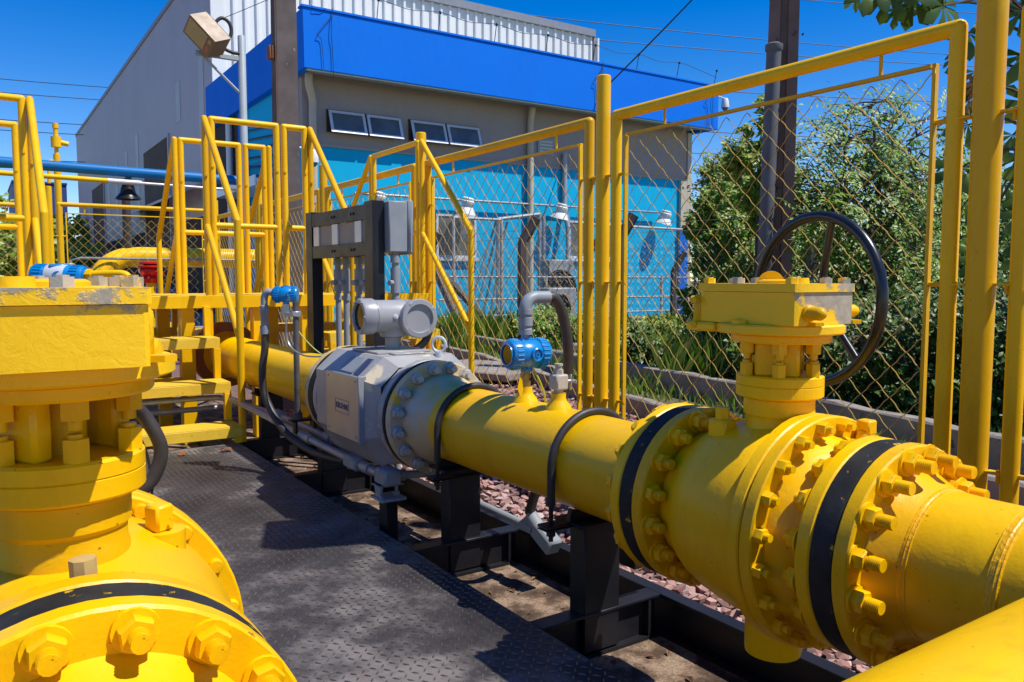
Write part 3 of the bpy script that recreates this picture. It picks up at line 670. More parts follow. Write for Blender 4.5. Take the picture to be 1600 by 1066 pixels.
# ------------------------------------------------------------------ instruments
def head(m_root, c, axis, L, r, mat, parent, neck_dir=(0, 0, -1), cap2=True):
    """two-ended instrument housing; glass at the start of the axis"""
    c = V(c); d = V(axis).normalized(); s = c-d*(L/2)
    m = MB(); m.lathe([(r*.9, L*.24), (r*.95, L*.26), (r*.97, L*.5), (r*.95, L*.74), (r*.9, L*.76)], s, d, 32)
    _, u, w = frame(d)
    m.cyl(c, c+V(neck_dir)*(r*1.18), r*.40, n=20); m.cyl(c, c-V(neck_dir)*(r*1.14), r*.34, n=20)
    m.box(c-V(neck_dir)*(r*.93)+d*.0, (L*.36, L*.2, .012) if abs(d.x) > .7 else (L*.2, L*.36, .012), .003)
    side = V((0, -1, 0)) if abs(d.x) > .7 else V((-1, 0, 0))
    q = c+d*(L*.06)+side*(r*.90)
    m.lathe([(r*.46, 0), (r*.46, .010), (r*.40, .013), (r*.34, .012), (r*.32, .006), (r*.16, .006), (r*.15, .011), (r*.08, .011), (r*.07, .006), (.001, .006)], q, side, 26, False)
    b = m.build('housing', mat, parent, 40)
    for (a0, a1, flip) in ((0., .25, 0), (.75, 1., 1)):
        m = MB(); A = s+d*(L*a0); B = s+d*(L*a1)
        if flip: A, B = B, A
        ln = (B-A).length; dd = (B-A).normalized()
        m.lathe([(r*.74, 0), (r*.93, .002), (r*1.0, .008), (r*1.0, ln-.001), (r*.9, ln)], A, dd, 36)
        for k in range(22):
            a = 2*PI*k/22; m.box(A+dd*(ln*.58)+(u*math.cos(a)+w*math.sin(a))*r*1.005, (.006, .006, ln*.62) if False else (.0055, .0055, .0055), .001) if False else m.cyl(A+dd*(ln*.3)+(u*math.cos(a)+w*math.sin(a))*r*.995, A+dd*(ln*.92)+(u*math.cos(a)+w*math.sin(a))*r*.995, .0034, n=6)
        cp = m.build('housing_cap', mat, parent, 40)
        if not flip:
            g = MB(); g.lathe([(r*.66, -.0012), (r*.66, -.0005)], A, dd, 28); g.build('display_glass', GLASSD, cp)
            g = MB(); g.lathe([(r*.75, -.0005), (r*.74, -.006), (r*.66, -.006), (r*.65, -.0005)], A, dd, 28, False); g.build('glass_ring', mat, cp)
# transmitter on the middle spool
t1 = thing('pressure_transmitter', 'bright blue transmitter on a brass stem on the yellow pipe, grey elbow above it', 'transmitter', (1.69, 2.432, .68))
m = MB(); x, y = 1.69, 2.432
m.cyl((x, y, .70), (x, y, .725), .021, n=6); m.cyl((x, y, .725), (x, y, .735), .015, n=14); m.cyl((x, y, .735), (x, y, .753), .020, n=6); m.cyl((x, y, .753), (x, y, .775), .017, n=16); m.build('stem', BRASS, t1, 40)
head(None, (x+.004, y, .825), (1, -.03, 0), .165, .056, BLUE, t1)
m = MB(); m.lathe([(.017, .885), (.017, .895), (.026, .897), (.026, .917), (.022, .92), (.022, .928), (.027, .93), (.027, .96), (.022, .962), (.022, .982)], (x, y, 0), (0, 0, 1), 18)
m.tube(spline([(x, y, .975), (x, y, 1.0), (x+.012, y, 1.022), (x+.035, y, 1.033), (x+.06, y, 1.034), (x+.105, y, 1.034)], 6), .0235, 16)
m.lathe([(.028, 0), (.028, .018)], (x, y, .972), (0, 0, 1), 16); m.build('elbow', PVC, t1, 40)
m = MB(); m.prism([(x-.058, .74), (x-.048, .745), (x-.040, .70), (x-.052, .668), (x-.066, .705)], 'y', y-.045, y-.043); m.build('tag', YEL2, t1)
m = MB(); m.tube(spline([(x+.02, y-.02, .77), (x+.045, y-.03, .72), (x+.075, y-.02, .66), (x+.09, y, .60)], 6), .004, 6); m.build('earth_wire', paint('yellow_green_wire', (.45, .5, .02), (.4, .45, .02), .5), t1)
m = MB(); m.tube(spline([(x-.01, y-.03, .775), (x-.03, y-.05, .765), (x-.05, y-.046, .742)], 5), .0015, 5); m.build('tag_wire', WIREM, t1)
m = MB()
m.tube(spline([(x+.10, y, 1.034), (x+.135, y, 1.028), (x+.175, y+.005, .97), (x+.205, y+.01, .86), (x+.215, y+.02, .74), (x+.20, y+.04, .62), (x+.185, y+.08, .45), (x+.17, y+.14, .30), (x+.175, y+.20, .19), (x+.185, y+.235, .135)], 8), .021, 12)
one(m, 'flexible_hose', HOSE, 'thick dark ribbed hose looping down behind the yellow pipe from the blue transmitter', 'hose')
m = MB(); m.cyl((1.875, 2.66, .125), (1.875, 2.58, .075), .028, n=16); m.box((1.875, 2.55, .06), (.07, .13, .07), .01, Matrix.Rotation(.45, 3, 'X')); m.cyl((1.87, 2.60, .075), (1.84, 3.4, .10), .018, n=14); m.cyl((1.868, 2.62, .076), (1.866, 2.70, .079), .024, n=14)
one(m, 'conduit_box', PVC, 'grey angled conduit box and pipe below the yellow pipe, above the red stones', 'conduit')
# needle valve
nv = thing('needle_valve', 'small pale needle valve on the yellow pipe beside the blue transmitter', 'valve', (1.69, 2.228, .68))
m = MB(); x, y = 1.69, 2.228; m.cyl((x, y, .70), (x, y, .715), .017, n=16); m.box((x, y, .742), (.052, .052, .054), .005); m.cyl((x, y, .715), (x, y, .72), .022, n=6); m.build('valve_block', BEIGE, nv, 40)
m = MB(); m.cyl((x, y, .769), (x, y, .785), .017, n=6); m.cyl((x, y, .785), (x, y, .800), .012, n=12); m.cyl((x, y, .798), (x, y, .806), .015, n=12); m.build('valve_cap', BEIGE, nv, 40)
m = MB(); m.cyl((x+.026, y, .742), (x+.05, y-.002, .742), .006, n=10); m.box((x+.052, y-.002, .738), (.006, .012, .055), .002); m.build('lever', STEEL, nv, 40)
# rod-mounted transmitter left of the meter
DX, DY = .05, .147
t2 = thing('rod_transmitter', 'small blue transmitter on a dark upright rod left of the grey flow meter', 'transmitter', (1.42, 4.2, .33))
m = MB(); m.cyl((1.42, 4.20, .34), (1.42, 4.20, .975), .0165, n=14); m.cyl((1.42, 4.20, .32), (1.42, 4.20, .36), .026, n=14); m.build('rod', paint('dark_grey_pipe', (.05, .048, .05), (.12, .11, .11), .5, vs=10), t2)
m = MB(); m.bx(1.375, 1.56, 4.17, 4.235, .31, .322, .002); m.bx(1.40, 1.412, 4.18, 4.225, .24, .31); m.cyl((1.52, 4.2, .33), (1.52, 4.2, .25), .012, n=10); m.build('rod_bracket', SKID, t2)
m = MB(); m.bx(1.40, 1.44, 4.20, 4.42, .905, .915, .002); m.bx(1.395, 1.445, 4.175, 4.23, .895, .925, .003); m.build('clamp_arm', STEEL, t2)
head(None, (1.42, 4.36, 1.015), (.86, -.5, 0), .135, .046, BLUE, t2)
m = MB(); m.cyl((1.42, 4.36, .96), (1.42, 4.36, .925), .022, n=12); m.cyl((1.42, 4.36, .928), (1.42, 4.36, .89), .028, n=8); m.build('sensor_foot', STEEL, t2)
m = MB(); m.tube(spline([(1.37, 4.40, 1.02), (1.335, 4.42, 1.03), (1.32, 4.435, 1.00), (1.318, 4.435, .95)], 5), .020, 12); m.lathe([(.020, .955), (.026, .95), (.026, .905), (.022, .90), (.022, .84), (.027, .835), (.027, .79)], (1.318, 4.435, 0), (0, 0, 1), 14); m.build('elbow', PVC, t2, 40)
m = MB(); m.tube(spline([(1.318, 4.435, .79), (1.315, 4.435, .70), (1.30, 4.44, .58), (1.305, 4.43, .45), (1.335, 4.36, .33), (1.365, 4.22, .24), (1.41, 4.02, .185), (1.45, 3.85, .17), (1.50, 3.72, .165)], 8), .0215, 12)
hose2 = one(m, 'flexible_hose', HOSE, 'dark hose hanging in a curve below the small blue transmitter on the rod', 'hose')
m = MB(); m.tube(spline([(1.43, 4.33, .91), (1.45, 4.22, .80), (1.52, 4.08, .69), (1.62, 3.98, .655)], 8), .0035, 6); earth2 = one(m, 'earth_wire', paint('pale_green_wire', (.40, .5, .12), (.36, .45, .1), .5), 'thin green and yellow wire sloping from the rod transmitter to the pipe', 'wire')
for o_ in (t2, hose2, earth2): o_.location += V((DX, DY, 0))
im = thing('impulse_manifold', 'small steel manifold block with thin tube on the yellow pipe by the rod', 'manifold', (1.62, 4.1, .62))
m = MB(); m.box((1.60, 4.10, .682), (.05, .12, .035), .004); m.cyl((1.60, 4.12, .70), (1.60, 4.12, .718), .008, n=8); m.cyl((1.60, 4.07, .70), (1.60, 4.07, .722), .008, n=8); m.build('manifold_block', STEEL, im, 40)
m = MB(); m.cyl((1.60, 4.04, .682), (1.60, 3.98, .682), .011, n=6); m.tube([(1.60, 3.99, .682), (1.62, 3.80, .70), (1.66, 3.70, .765)], .005, 8); m.tube(spline([(1.56, 4.16, .682), (1.47, 4.25, .69), (1.43, 4.36, .75), (1.42, 4.36, .89)], 6), .005, 8); m.build('thin_tube', STEEL, im)
m = MB(); m.tube(spline([(.235, 1.9, .86), (.265, 1.96, .82), (.305, 2.0, .795), (.337, 2.0, .74), (.347, 2.0, .695), (.332, 2.0, .645), (.300, 2.0, .61), (.25, 2.02, .58)], 8), .0165, 12)
one(m, 'flexible_hose', HOSE, 'black hose curling out from behind the left valve towards the stair', 'hose')
m = MB(); m.tube(spline([(.235, 1.9, .80), (.285, 1.96, .76), (.315, 2.0, .70), (.325, 2.0, .62), (.32, 2.0, .57)], 8), .0035, 6); one(m, 'thin_wire', WIREM, 'thin black wire beside the hose behind the left valve', 'wire')
# transmitter lying behind the left gearbox (on the left pipe)
t3 = thing('left_pipe_transmitter', 'sky blue transmitter with a silver label lying behind the left valve gearbox', 'transmitter', (.26, 3.4, .66))
m = MB(); m.cyl((.26, 3.4, .64), (.26, 3.4, 1.06), .02, n=12); m.build('stem', BRASS, t3)
head(None, (.262, 3.38, 1.112), (-.83, .56, .04), .19, .042, BLUE, t3)
m = MB(); a, u, w = frame((-.83, .56, .04)); m.lathe([(.0425, -.040), (.0432, -.038), (.0432, .028), (.0425, .03)], (.262, 3.38, 1.112), (.83, -.56, -.04), 30); m.build('silver_label', ALU, t3)
m = MB(); m.tube(spline([(.335, 3.33, 1.118), (.40, 3.29, 1.122), (.46, 3.25, 1.12), (.475, 3.24, 1.09), (.475, 3.24, 1.04)], 5), .013, 10); m.cyl((.325, 3.335, 1.118), (.36, 3.315, 1.12), .02, n=8); m.build('yellow_conduit', YEL2, t3, 40)
# red actuators
def actuator(name_label, c, rzv, src=None):
    x, y, z = c
    t = thing('red_actuator', name_label, 'actuator', (x, y, .8), 'red valve actuators')
    m = MB(); m.bx(x-.115, x+.115, y-.10, y+.10, z-.06, z+.07, .05); m.lathe([(.07, z-.13), (.10, z-.075)], (x, y, 0), (0, 0, 1), 20); m.build('actuator_body', RED, t, 40)
    m = MB(); m.lathe([(.06, z+.07), (.10, z+.078), (.125, z+.084), (.125, z+.100), (.11, z+.108), (.04, z+.112)], (x, y, 0), (0, 0, 1), 24); m.lathe([(.128, z+.040), (.132, z+.046), (.132, z+.058), (.128, z+.062)], (x, y, 0), (0, 0, 1), 24); m.build('actuator_lid', RED, t, 40)
    for sx in (-.10, .10):
        m = MB(); m.cyl((x+sx, y-.125, z-.02), (x+sx, y-.10, z-.02), .02, n=10); m.build('plug', RED, t, 40)
    m = MB(); m.cyl((x, y, .62), (x, y, z-.125), .05, n=16); m.lathe([(.12, .80), (.12, .83)], (x, y, 0), (0, 0, 1), 20); m.build('actuator_post', YEL2, t, 40)
actuator('red valve actuator behind the platform stair, between its two sloping handrails', (1.62, 9.6, 1.19), 0)
actuator('red valve actuator cut by the left edge of the picture', (-.13, 8.6, 1.17), 0)

# ------------------------------------------------------------------ conduits along the skid
def conduit(label, pts, r, mat=GALV, boxes=(), clamps=()):
    o = V(pts[0]); t = thing('conduit', label, 'conduit', (o.x, o.y, o.z-.02))
    m = MB(); m.tube(pts, r, 12); m.build('conduit_pipe', mat, t)
    for (c, s) in boxes:
        m = MB(); m.box(c, s, .012); m.build('conduit_box', PVC, t, 40)
    for (p0, p1) in clamps:
        m = MB(); m.cyl(p0, p1, r*1.35, n=14); m.build('coupling', GALV, t)
    return t
conduit('grey steel conduit nearest the deck edge, ending in boxes below the flow meter', spline([(-1.4, 5.83, .27), (.6, 5.83, .27), (1.30, 5.83, .27), (1.43, 5.75, .265), (1.47, 5.55, .26), (1.475, 4.4, .24), (1.48, 3.30, .225)], 6), .020, GALV,
        [((1.475, 3.56, .228), (.062, .15, .062)), ((1.50, 3.24, .222), (.085, .12, .075))], [((1.476, 4.30, .238), (1.477, 4.15, .236)), ((1.478, 3.46, .227), (1.48, 3.38, .226))])
conduit('grey steel conduit tucked behind the other one beside the deck', spline([(-1.4, 5.93, .18), (.6, 5.93, .18), (1.42, 5.93, .18), (1.52, 5.86, .19), (1.56, 5.6, .22), (1.565, 4.6, .245), (1.565, 3.72, .235)], 6), .020, GALV,
        [((1.565, 5.0, .245), (.06, .16, .055)), ((1.565, 3.80, .232), (.07, .2, .065))], [((1.565, 4.18, .243), (1.565, 4.08, .241))])
conduit('grey conduit crossing under the flow meter to the far side', [(1.52, 3.24, .222), (1.70, 3.21, .215), (1.98, 3.18, .21)], .019, PVC, [], [((1.53, 3.24, .22), (1.58, 3.23, .219))])
m = MB(); m.prism([(3.205, .19), (3.275, .19), (3.275, .18), (3.262, .15), (3.29, .135), (3.19, .135), (3.218, .15), (3.205, .18)], 'x', 1.45, 1.462); m.bx(1.44, 1.56, 3.17, 3.30, .122, .134, .002); m.cyl((1.54, 3.235, .13), (1.54, 3.235, .19), .008, n=8); m.cyl((1.54, 3.235, .134), (1.54, 3.235, .15), .015, n=6); m.bx(1.44, 1.56, 3.20, 3.28, .185, .190)
one(m, 'conduit_bracket', PVC, 'grey bracket foot holding the conduit box below the flow meter', 'bracket')

# ------------------------------------------------------------------ junction box stand
js = thing('junction_box_stand', 'black steel frame on two legs behind the flow meter, holding grey boxes', 'stand', (1.99, 4.95, -.15))
for (y0, y1) in ((4.39, 4.51), (5.41, 5.53)):
    m = MB(); m.bx(1.955, 1.967, y0, y1, -.14, 1.565, .002); m.bx(1.967, 2.03, y0, y0+.008, -.14, 1.565, .001); m.bx(1.967, 2.03, y1-.008, y1, -.14, 1.565, .001); m.build('leg', SKID, js)
for (z0, z1) in ((1.46, 1.55), (1.245, 1.325)):
    m = MB(); m.bx(1.957, 1.966, 4.512, 5.408, z0, z1, .001); m.bx(1.9665, 2.03, 4.512, 5.408, z1-.008 if z0 > 1.4 else z0, z1 if z0 > 1.4 else z0+.008, .001)
    for yy in (4.68, 4.72, 5.0, 5.04): m.cyl((1.957, yy, (z0+z1)/2), (1.950, yy, (z0+z1)/2), .009, n=6)
    m.build('cross_rail', SKID, js)
m = MB(); m.bx(1.972, 1.980, 4.512, 5.408, 1.326, 1.459); m.build('back_panel', paint('dusty_beige_panel', (.34, .30, .25), (.28, .25, .21), .7), js)
for yy in (4.62, 5.0, 5.34):
    m = MB(); m.bx(1.960, 1.9715, yy-.05, yy+.05, 1.327, 1.458, .001); m.build('mounting_strip', ALU, js)
def jbox(label, y0, y1, x0=2.035):
    t = thing('junction_box', label, 'box', (x0+.09, (y0+y1)/2, 1.24), 'grey boxes on the black stand')
    m = MB(); m.bx(x0, x0+.12, y0, y1, 1.262, 1.562, .006); m.build('box_body', GREYB if False else PVC, t)
    m = MB(); m.bx(x0+.121, x0+.155, y0-.012, y1+.012, 1.25, 1.575, .012); m.build('box_lid', PVC, t)
jbox('grey junction box at the near end of the black stand', 4.33, 4.62); jbox('grey junction box in the middle of the black stand', 4.70, 5.00); jbox('grey junction box at the far end of the black stand', 5.08, 5.36)
def riser(label, y, x, z0):
    t = thing('conduit_riser', label, 'conduit', (x, y, z0))
    m = MB(); m.cyl((x, y, z0), (x, y, 1.26), .020, n=12); m.build('conduit_pipe', PVC, t)
    for (a, b) in ((1.20, 1.245), (1.02, 1.17), (.96, .99)):
        m = MB(); m.cyl((x, y, a), (x, y, b), .029, n=12); m.build('coupling', PVC, t)
    m = MB(); m.cyl((x-.03, y-.02, 1.08), (x-.055, y-.03, 1.08), .017, n=10); m.build('side_plug', PVC, t)
riser('grey conduit under the far junction box, left of four', 5.28, 2.09, -.15); riser('grey conduit under the far junction box, second of four from the left', 5.14, 2.09, -.15)
riser('grey conduit under the middle junction box, third of four from the left', 4.92, 2.09, -.15); riser('grey conduit under the middle junction box, just left of the near stand leg', 4.78, 2.09, -.15)
riser('grey conduit dropping from the near junction box to the meter head, right of the stand', 4.37, 2.09, -.15)

# ------------------------------------------------------------------ crossover platform
cp = thing('crossover_platform', 'yellow steel crossover platform with four flights of steps and tubular handrails', 'platform', (1.8, 6.9, -.15))
ZP = .975; TR = [(5.46, .115), (5.73, .385), (6.0, .68)]; TD = .26; XL = [(.37, 1.463), (2.30, 3.28)]
m = MB(); m.bx(-2.6, 3.30, 6.34, 7.40, ZP-.012, ZP, 0); m.build('platform_deck', TREADM, cp)
for y in (6.30, 7.405):
    m = MB(); m.bx(-2.6, 3.31, y, y+.035, ZP-.09, ZP+.004, .002); m.build('deck_beam', YEL2, cp)
m = MB(); m.bx(3.302, 3.335, 6.30, 7.44, ZP-.09, ZP+.003, .002); m.build('deck_beam', YEL2, cp)
for x in (-1.2, .30, 1.32, 1.86, 2.25, 3.27):
    for y in (6.40, 7.33):
        if x == 1.86 and y > 7: continue
        m = MB(); m.bx(x-.05, x+.05, y-.05, y+.05, -.15, ZP-.013, .003); m.build('platform_leg', YEL2, cp)
for x0, x1 in ((.35, 1.27), (2.30, 3.22)):
    m = MB(); m.bx(x0, x1, 6.38, 6.43, .30, .36, .002); m.build('cross_brace', YEL2, cp)
for xa, xb in XL:
    for sgn in (1, -1):
        def fy(y): return y if sgn > 0 else 13.74-y
        for (y, z) in TR:
            m = MB(); a, b = sorted((fy(y), fy(y+TD)))
            m.bx(xa, xb, a, b, z-.006, z, .001); f0, f1 = sorted((fy(y-.004), fy(y+.03))); m.bx(xa, xb, f0, f1, z-.075, z-.0065, .002)
            f0, f1 = sorted((fy(y+TD-.03), fy(y+TD))); m.bx(xa, xb, f0, f1, z-.075, z-.0065, .001)
            m.build('tread', TREADM, cp)
        for x in (xa, xb):
            xo0, xo1 = x-.045 if x == xb else x, x if x == xb else x+.045
            zz = [0]+[q[1] for q in TR]+[ZP]
            for i, (y, z) in enumerate(TR):
                a, b = sorted((fy(y+TD-.005), fy(y+TD+.045))); m = MB(); m.bx(xo0, xo1, a, b, z+.001, (zz[i+2]-.076), .002); m.build('step_side', YEL2, cp)
            m = MB(); a, b = sorted((fy(TR[0][0]), fy(TR[0][0]+.05))); m.bx(xo0, xo1, a, b, -.0, TR[0][1]-.076, .002)
            m.build('step_side', YEL2, cp)
            # handrail of this flight
            q0, q1 = fy(6.33), fy(5.50); xr = x+(.012 if x == xb else -.012); r = .024
            m = MB(); zt = 2.30; zb = 1.49
            m.sharp_tube([(xr, q0, ZP-.30 if sgn > 0 else ZP-.1), (xr, q0, zt), (xr, q1, zb), (xr, q1, .0)], r, 14)
            m.sharp_tube([(xr, q0, zt-.79), (xr, q1+.0, zb-.80)], r*.93, 12)
            m.cyl((xr, q0-.035*sgn, zt-.42), (xr, q0+.02*sgn, zt-.42), .011, n=8)
            m.build('handrail', YEL2, cp)
r = .024
def guard(p0, p1):
    m = MB(); p0 = V(p0); p1 = V(p1)
    m.sharp_tube([(p0.x, p0.y, ZP-.06), (p0.x, p0.y, 2.30), (p1.x, p1.y, 2.30), (p1.x, p1.y, ZP-.06)], r, 14); m.sharp_tube([(p0.x, p0.y, 1.51), (p1.x, p1.y, 1.51)], r*.93, 12)
    d = (p1-p0).normalized(); 
    for q, sg in ((p0, 1), (p1, -1)): m.cyl(q+V((0, -.03, 1.95)), q+V((0, .02, 1.95)), .011, n=8)
    m.build('guardrail', YEL2, cp)
guard((1.475+.05, 6.33, 0), (2.015, 6.33, 0)); guard((2.075, 6.33, 0), (2.24, 6.33, 0))
guard((1.475+.05, 7.41, 0), (2.015, 7.41, 0)); guard((2.075, 7.41, 0), (2.24, 7.41, 0))
guard((-1.6, 6.33, 0), (.31, 6.33, 0)); guard((-1.6, 7.41, 0), (.31, 7.41, 0))
guard((3.292, 6.40, 0), (3.292, 7.34, 0))

# ------------------------------------------------------------------ yellow fence
def chain(m, o, u, W, H, pitch=.14, r=.0029, n=4, bend=.006, sub=3):
    o = V(o); u = V(u).normalized(); nrm = u.cross(V((0, 0, 1))); h = pitch/2
    cols = int(W/h)-0; rows = int(H/h)
    for i in range(cols):
        pts = []
        for j in range(rows+1):
            rt = (i+j) % 2; p = o+u*((i+rt)*h)+V((0, 0, j*h))+nrm*(bend*.5*(1 if rt else -1))
            if pts and sub > 1:
                a = pts[-1]
                for k in range(1, sub):
                    t = k/sub; pts.append(a.lerp(p, t)+u*(math.sin(t*2*PI)*.0035*(1 if rt else -1))*(pitch/.14))
            pts.append(p)
        m.tube(pts, r, n)
def fence_panel(p0, p1, label, z0=.02, z1=2.13):
    p0 = V(p0); p1 = V(p1); u = (p1-p0).normalized(); L = (p1-p0).length
    t = thing('chain_link_fence', label, 'fence', ((p0.x+p1.x)/2, (p0.y+p1.y)/2, z0), 'yellow chain link fence panels')
    R_ = .034
    m = MB(); m.sharp_tube([p0+V((0, 0, z0)), p0+V((0, 0, z1)), p1+V((0, 0, z1)), p1+V((0, 0, z0)), p0+V((0, 0, z0)), p0+V((0, 0, z0+.1))], R_, 16); m.build('tube_frame', YEL2, t)
    i0 = p0+u*.09; i1 = p1-u*.09; za, zb = z0+.12, z1-.125
    m = MB(); nn = u.cross(V((0, 0, 1)))
    def bar(a, b):
        c = (a+b)/2; d = b-a; ln = d.length; d.normalize(); w = d.cross(nn).normalized(); m.box(c, (ln, .03, .016), .002, Matrix((d, nn, w)).transposed() if abs(d.z) < .5 else Matrix((d, nn, w)).transposed())
    for a, b in ((i0+V((0, 0, za)), i0+V((0, 0, zb))), (i1+V((0, 0, za)), i1+V((0, 0, zb))), (i0+u*.0155+V((0, 0, zb-.008)), i1-u*.0155+V((0, 0, zb-.008))), (i0+u*.0155+V((0, 0, za+.008)), i1-u*.0155+V((0, 0, za+.008)))): bar(a, b)
    for k in (.16, .80):
        m.cyl(p0+u*(L*k)+V((0, 0, zb+.004)), p0+u*(L*k)+V((0, 0, z1-.02)), .009, n=8)
    for q, s in ((p0, 1), (p1, -1)):
        for z in (.32, 1.08, 1.76): m.cyl(q+u*(s*.02)+V((0, 0, z)), q+u*(s*.10)+V((0, 0, z)), .011, n=8)
    m.build('inner_frame', YEL2, t)
    m = MB(); chain(m, i0+u*.012+V((0, 0, za+.01)), u, L-.20, zb-za-.02); m.build('wire_mesh', WIREY, t)
def fence_post(x, y, z1, r, label, dirs):
    t = thing('fence_post', label, 'post', (x, y, -.15), 'yellow fence posts')
    m = MB(); m.lathe([(r, -.15), (r, z1-.006), (r-.006, z1)], (x, y, 0), (0, 0, 1), 28); m.build('post_tube', YEL2, t)
    for u in dirs:
        u = V(u)
        if z1 > 4 and u.y > 0: offframe_caster(t)
        for z in (.32, 1.08, 1.76):
            m = MB(); q = V((x, y, z))+u*(r+.045); m.box(q, (.09 if abs(u.x) > .5 else .05, .09 if abs(u.y) > .5 else .05, .010), .002); m.cyl(q+V((0, 0, -.04)), q+V((0, 0, .012)), .009, n=8); m.build('hinge_clip', YEL2, t)
FX = 3.4
NS = [(0, 1, 0), (0, -1, 0)]
def offframe_caster(t):  # unseen floodlight guessed above the frame, added to shade the deck and pipe
    m = MB(); m.cyl((FX-.06, 1.65, 2.78), (2.16, 2.13, 2.78), .028, n=12); m.cyl((FX-.05, 1.65, 3.3), (2.7, 1.92, 2.80), .018, n=10); m.build('lamp_arm', YEL2, t)  # added arm, out of view, only carries the guessed shadow caster
    m = MB(); rz = Matrix.Rotation(-.35, 3, 'Z'); m.box((2.15, 2.15, 2.56), (.46, .38, .18), .02, rz); m.box((2.18, 2.12, 2.71), (.12, .20, .12), .01, rz); h = m.build('floodlight', LAMPB, t)  # added box, placed and turned so its shadow falls on deck and pipe
    m = MB(); m.box((2.15, 2.15, 2.462), (.38, .28, .012), .002, rz); m.build('lens', LENS, h)  # underside of the same added box
for y, z, rr, lab in ((1.65, 4.2, .056, 'tall thick yellow fence post rising out of the top right of the picture'), (4.02, 2.40, .046, 'yellow fence post standing between the two widest mesh panels, behind the transmitter'),
                      (6.55, 2.42, .046, 'yellow fence post beside the right hand end of the crossover platform'), (9.0, 2.42, .046, 'yellow fence post seen between the junction box stand and the platform rails'),
                      (11.5, 2.42, .046, 'second last yellow fence post before the far corner, beside the grey lamp pole'), (14.0, 2.42, .046, 'yellow fence post at the far corner where two fences meet')):
    fence_post(FX, y, z, rr, lab, NS if y < 14 else [(0, -1, 0), (-1, 0, 0)])
for y0, y1, lab in ((1.78, 3.89, 'large yellow mesh fence panel behind the black handwheel'), (4.16, 6.42, 'yellow mesh fence panel behind the blue pipe transmitter'), (6.68, 8.87, 'yellow mesh fence panel rising behind the junction box stand'),
                    (9.13, 11.37, 'yellow mesh fence panel beside the leftmost concrete pole'), (11.63, 13.87, 'narrow looking yellow mesh fence panel nearest the far corner'), (-.70, 1.505, 'yellow mesh fence panel cut by the right edge of the picture')):
    fence_panel((FX, y0, 0), (FX, y1, 0), lab)
for x, lab in ((.98, 'yellow fence post on the far fence beside the yellow vent pipe'), (-1.42, 'yellow fence post on the far fence near the left edge')):
    fence_post(x, 14.0, 2.5, .046, lab, [(1, 0, 0), (-1, 0, 0)])
fence_panel((1.11, 14, 0), (3.27, 14, 0), 'yellow mesh panel of the far fence in front of the bent yellow pipe', z1=2.24)
fence_panel((-1.29, 14, 0), (.85, 14, 0), 'yellow mesh panel of the far fence at the left edge', z1=2.20)

# ------------------------------------------------------------------ yard behind the fence (left)
bp_ = thing('bent_pipe', 'bright yellow gas pipe bending down at both ends behind the far fence', 'pipe', (3.4, 15.5, -.15))
m = MB(); zc = 1.50; R_ = .175; q = [(1.72, 15.3, -.15), (1.72, 15.35, .7), (1.76, 15.4, 1.02), (1.90, 15.45, 1.30), (2.15, 15.5, 1.46), (2.45, 15.5, zc)]
m.tube(spline(q, 8)+[V((4.6, 15.5, zc))]+spline([(4.75, 15.5, zc), (5.0, 15.5, zc-.06), (5.2, 15.5, zc-.25), (5.28, 15.5, zc-.55), (5.28, 15.5, -.15)], 8), R_, 28); m.build('pipe', YEL, bp_)
m = MB(); m.lathe([(R_+.002, 0), (R_+.008, .005), (R_+.008, .06), (R_+.002, .065)], (2.95, 15.5, zc), (1, 0, 0), 32); m.build('black_strap', RUB, bp_)
m = MB(); m.tube([(1.35, 15.3, -.15), (1.35, 15.3, 1.42), (1.5, 15.25, 1.46), (4.7, 15.25, 1.46)], .022, 8); m.box((1.33, 15.26, 1.25), (.16, .1, .24), .01); one(m, 'conduit_run', GALV, 'thin grey conduit and box running along the bent yellow pipe behind the far fence', 'conduit')
pv = thing('vent_pipe', 'slim yellow vent pipe with a valve near the top, rising beyond the far fence', 'pipe', (1.15, 14.5, -.15))
m = MB(); m.cyl((1.15, 14.5, -.15), (1.15, 14.5, 3.05), .05, n=14); m.build('pipe', YEL2, pv)
m = MB(); m.cyl((1.15, 14.5, 3.05), (1.15, 14.5, 3.18), .03, n=12); m.cyl((1.15, 14.5, 3.16), (1.15, 14.5, 3.32), .075, n=14); m.cyl((1.15, 14.5, 3.32), (1.15, 14.5, 3.52), .035, n=12); m.cyl((1.15, 14.5, 3.45), (1.15, 14.5, 3.53), .045, n=12); m.cyl((1.2, 14.5, 3.24), (1.32, 14.5, 3.22), .04, n=10); m.cyl((1.10, 14.5, 2.95), (1.04, 14.5, 2.90), .04, n=10); m.cyl((1.04, 14.5, 2.92), (1.03, 14.5, 2.60), .025, n=8); m.build('vent_valve', YEL2, pv, 40)
bpp = thing('blue_pipe', 'long sky blue pipe crossing above the platform at the left', 'pipe', (0, 11.8, 2.4))
m = MB(); m.cyl((-6, 11.8, 2.62), (3.2, 11.8, 2.51), .067, n=20); m.build('pipe', BLUEP, bpp)
ypp = thing('yellow_thin_pipe', 'thin yellow and silver pipe running just below the blue pipe', 'pipe', (0, 11.8, 2.3))
m = MB(); m.cyl((-6, 11.72, 2.49), (1.6, 11.72, 2.385), .032, n=12); m.build('pipe', YEL2, ypp)
m = MB(); m.cyl((1.6, 11.72, 2.385), (3.2, 11.72, 2.365), .018, n=10); m.cyl((1.5, 11.72, 2.386), (1.9, 11.72, 2.38), .036, n=10); m.build('silver_end', ALU, ypp)
bl = thing('bell_lamp', 'black bell shaped lamp hanging under the blue pipe', 'lamp', (1.76, 11.88, 2.17))
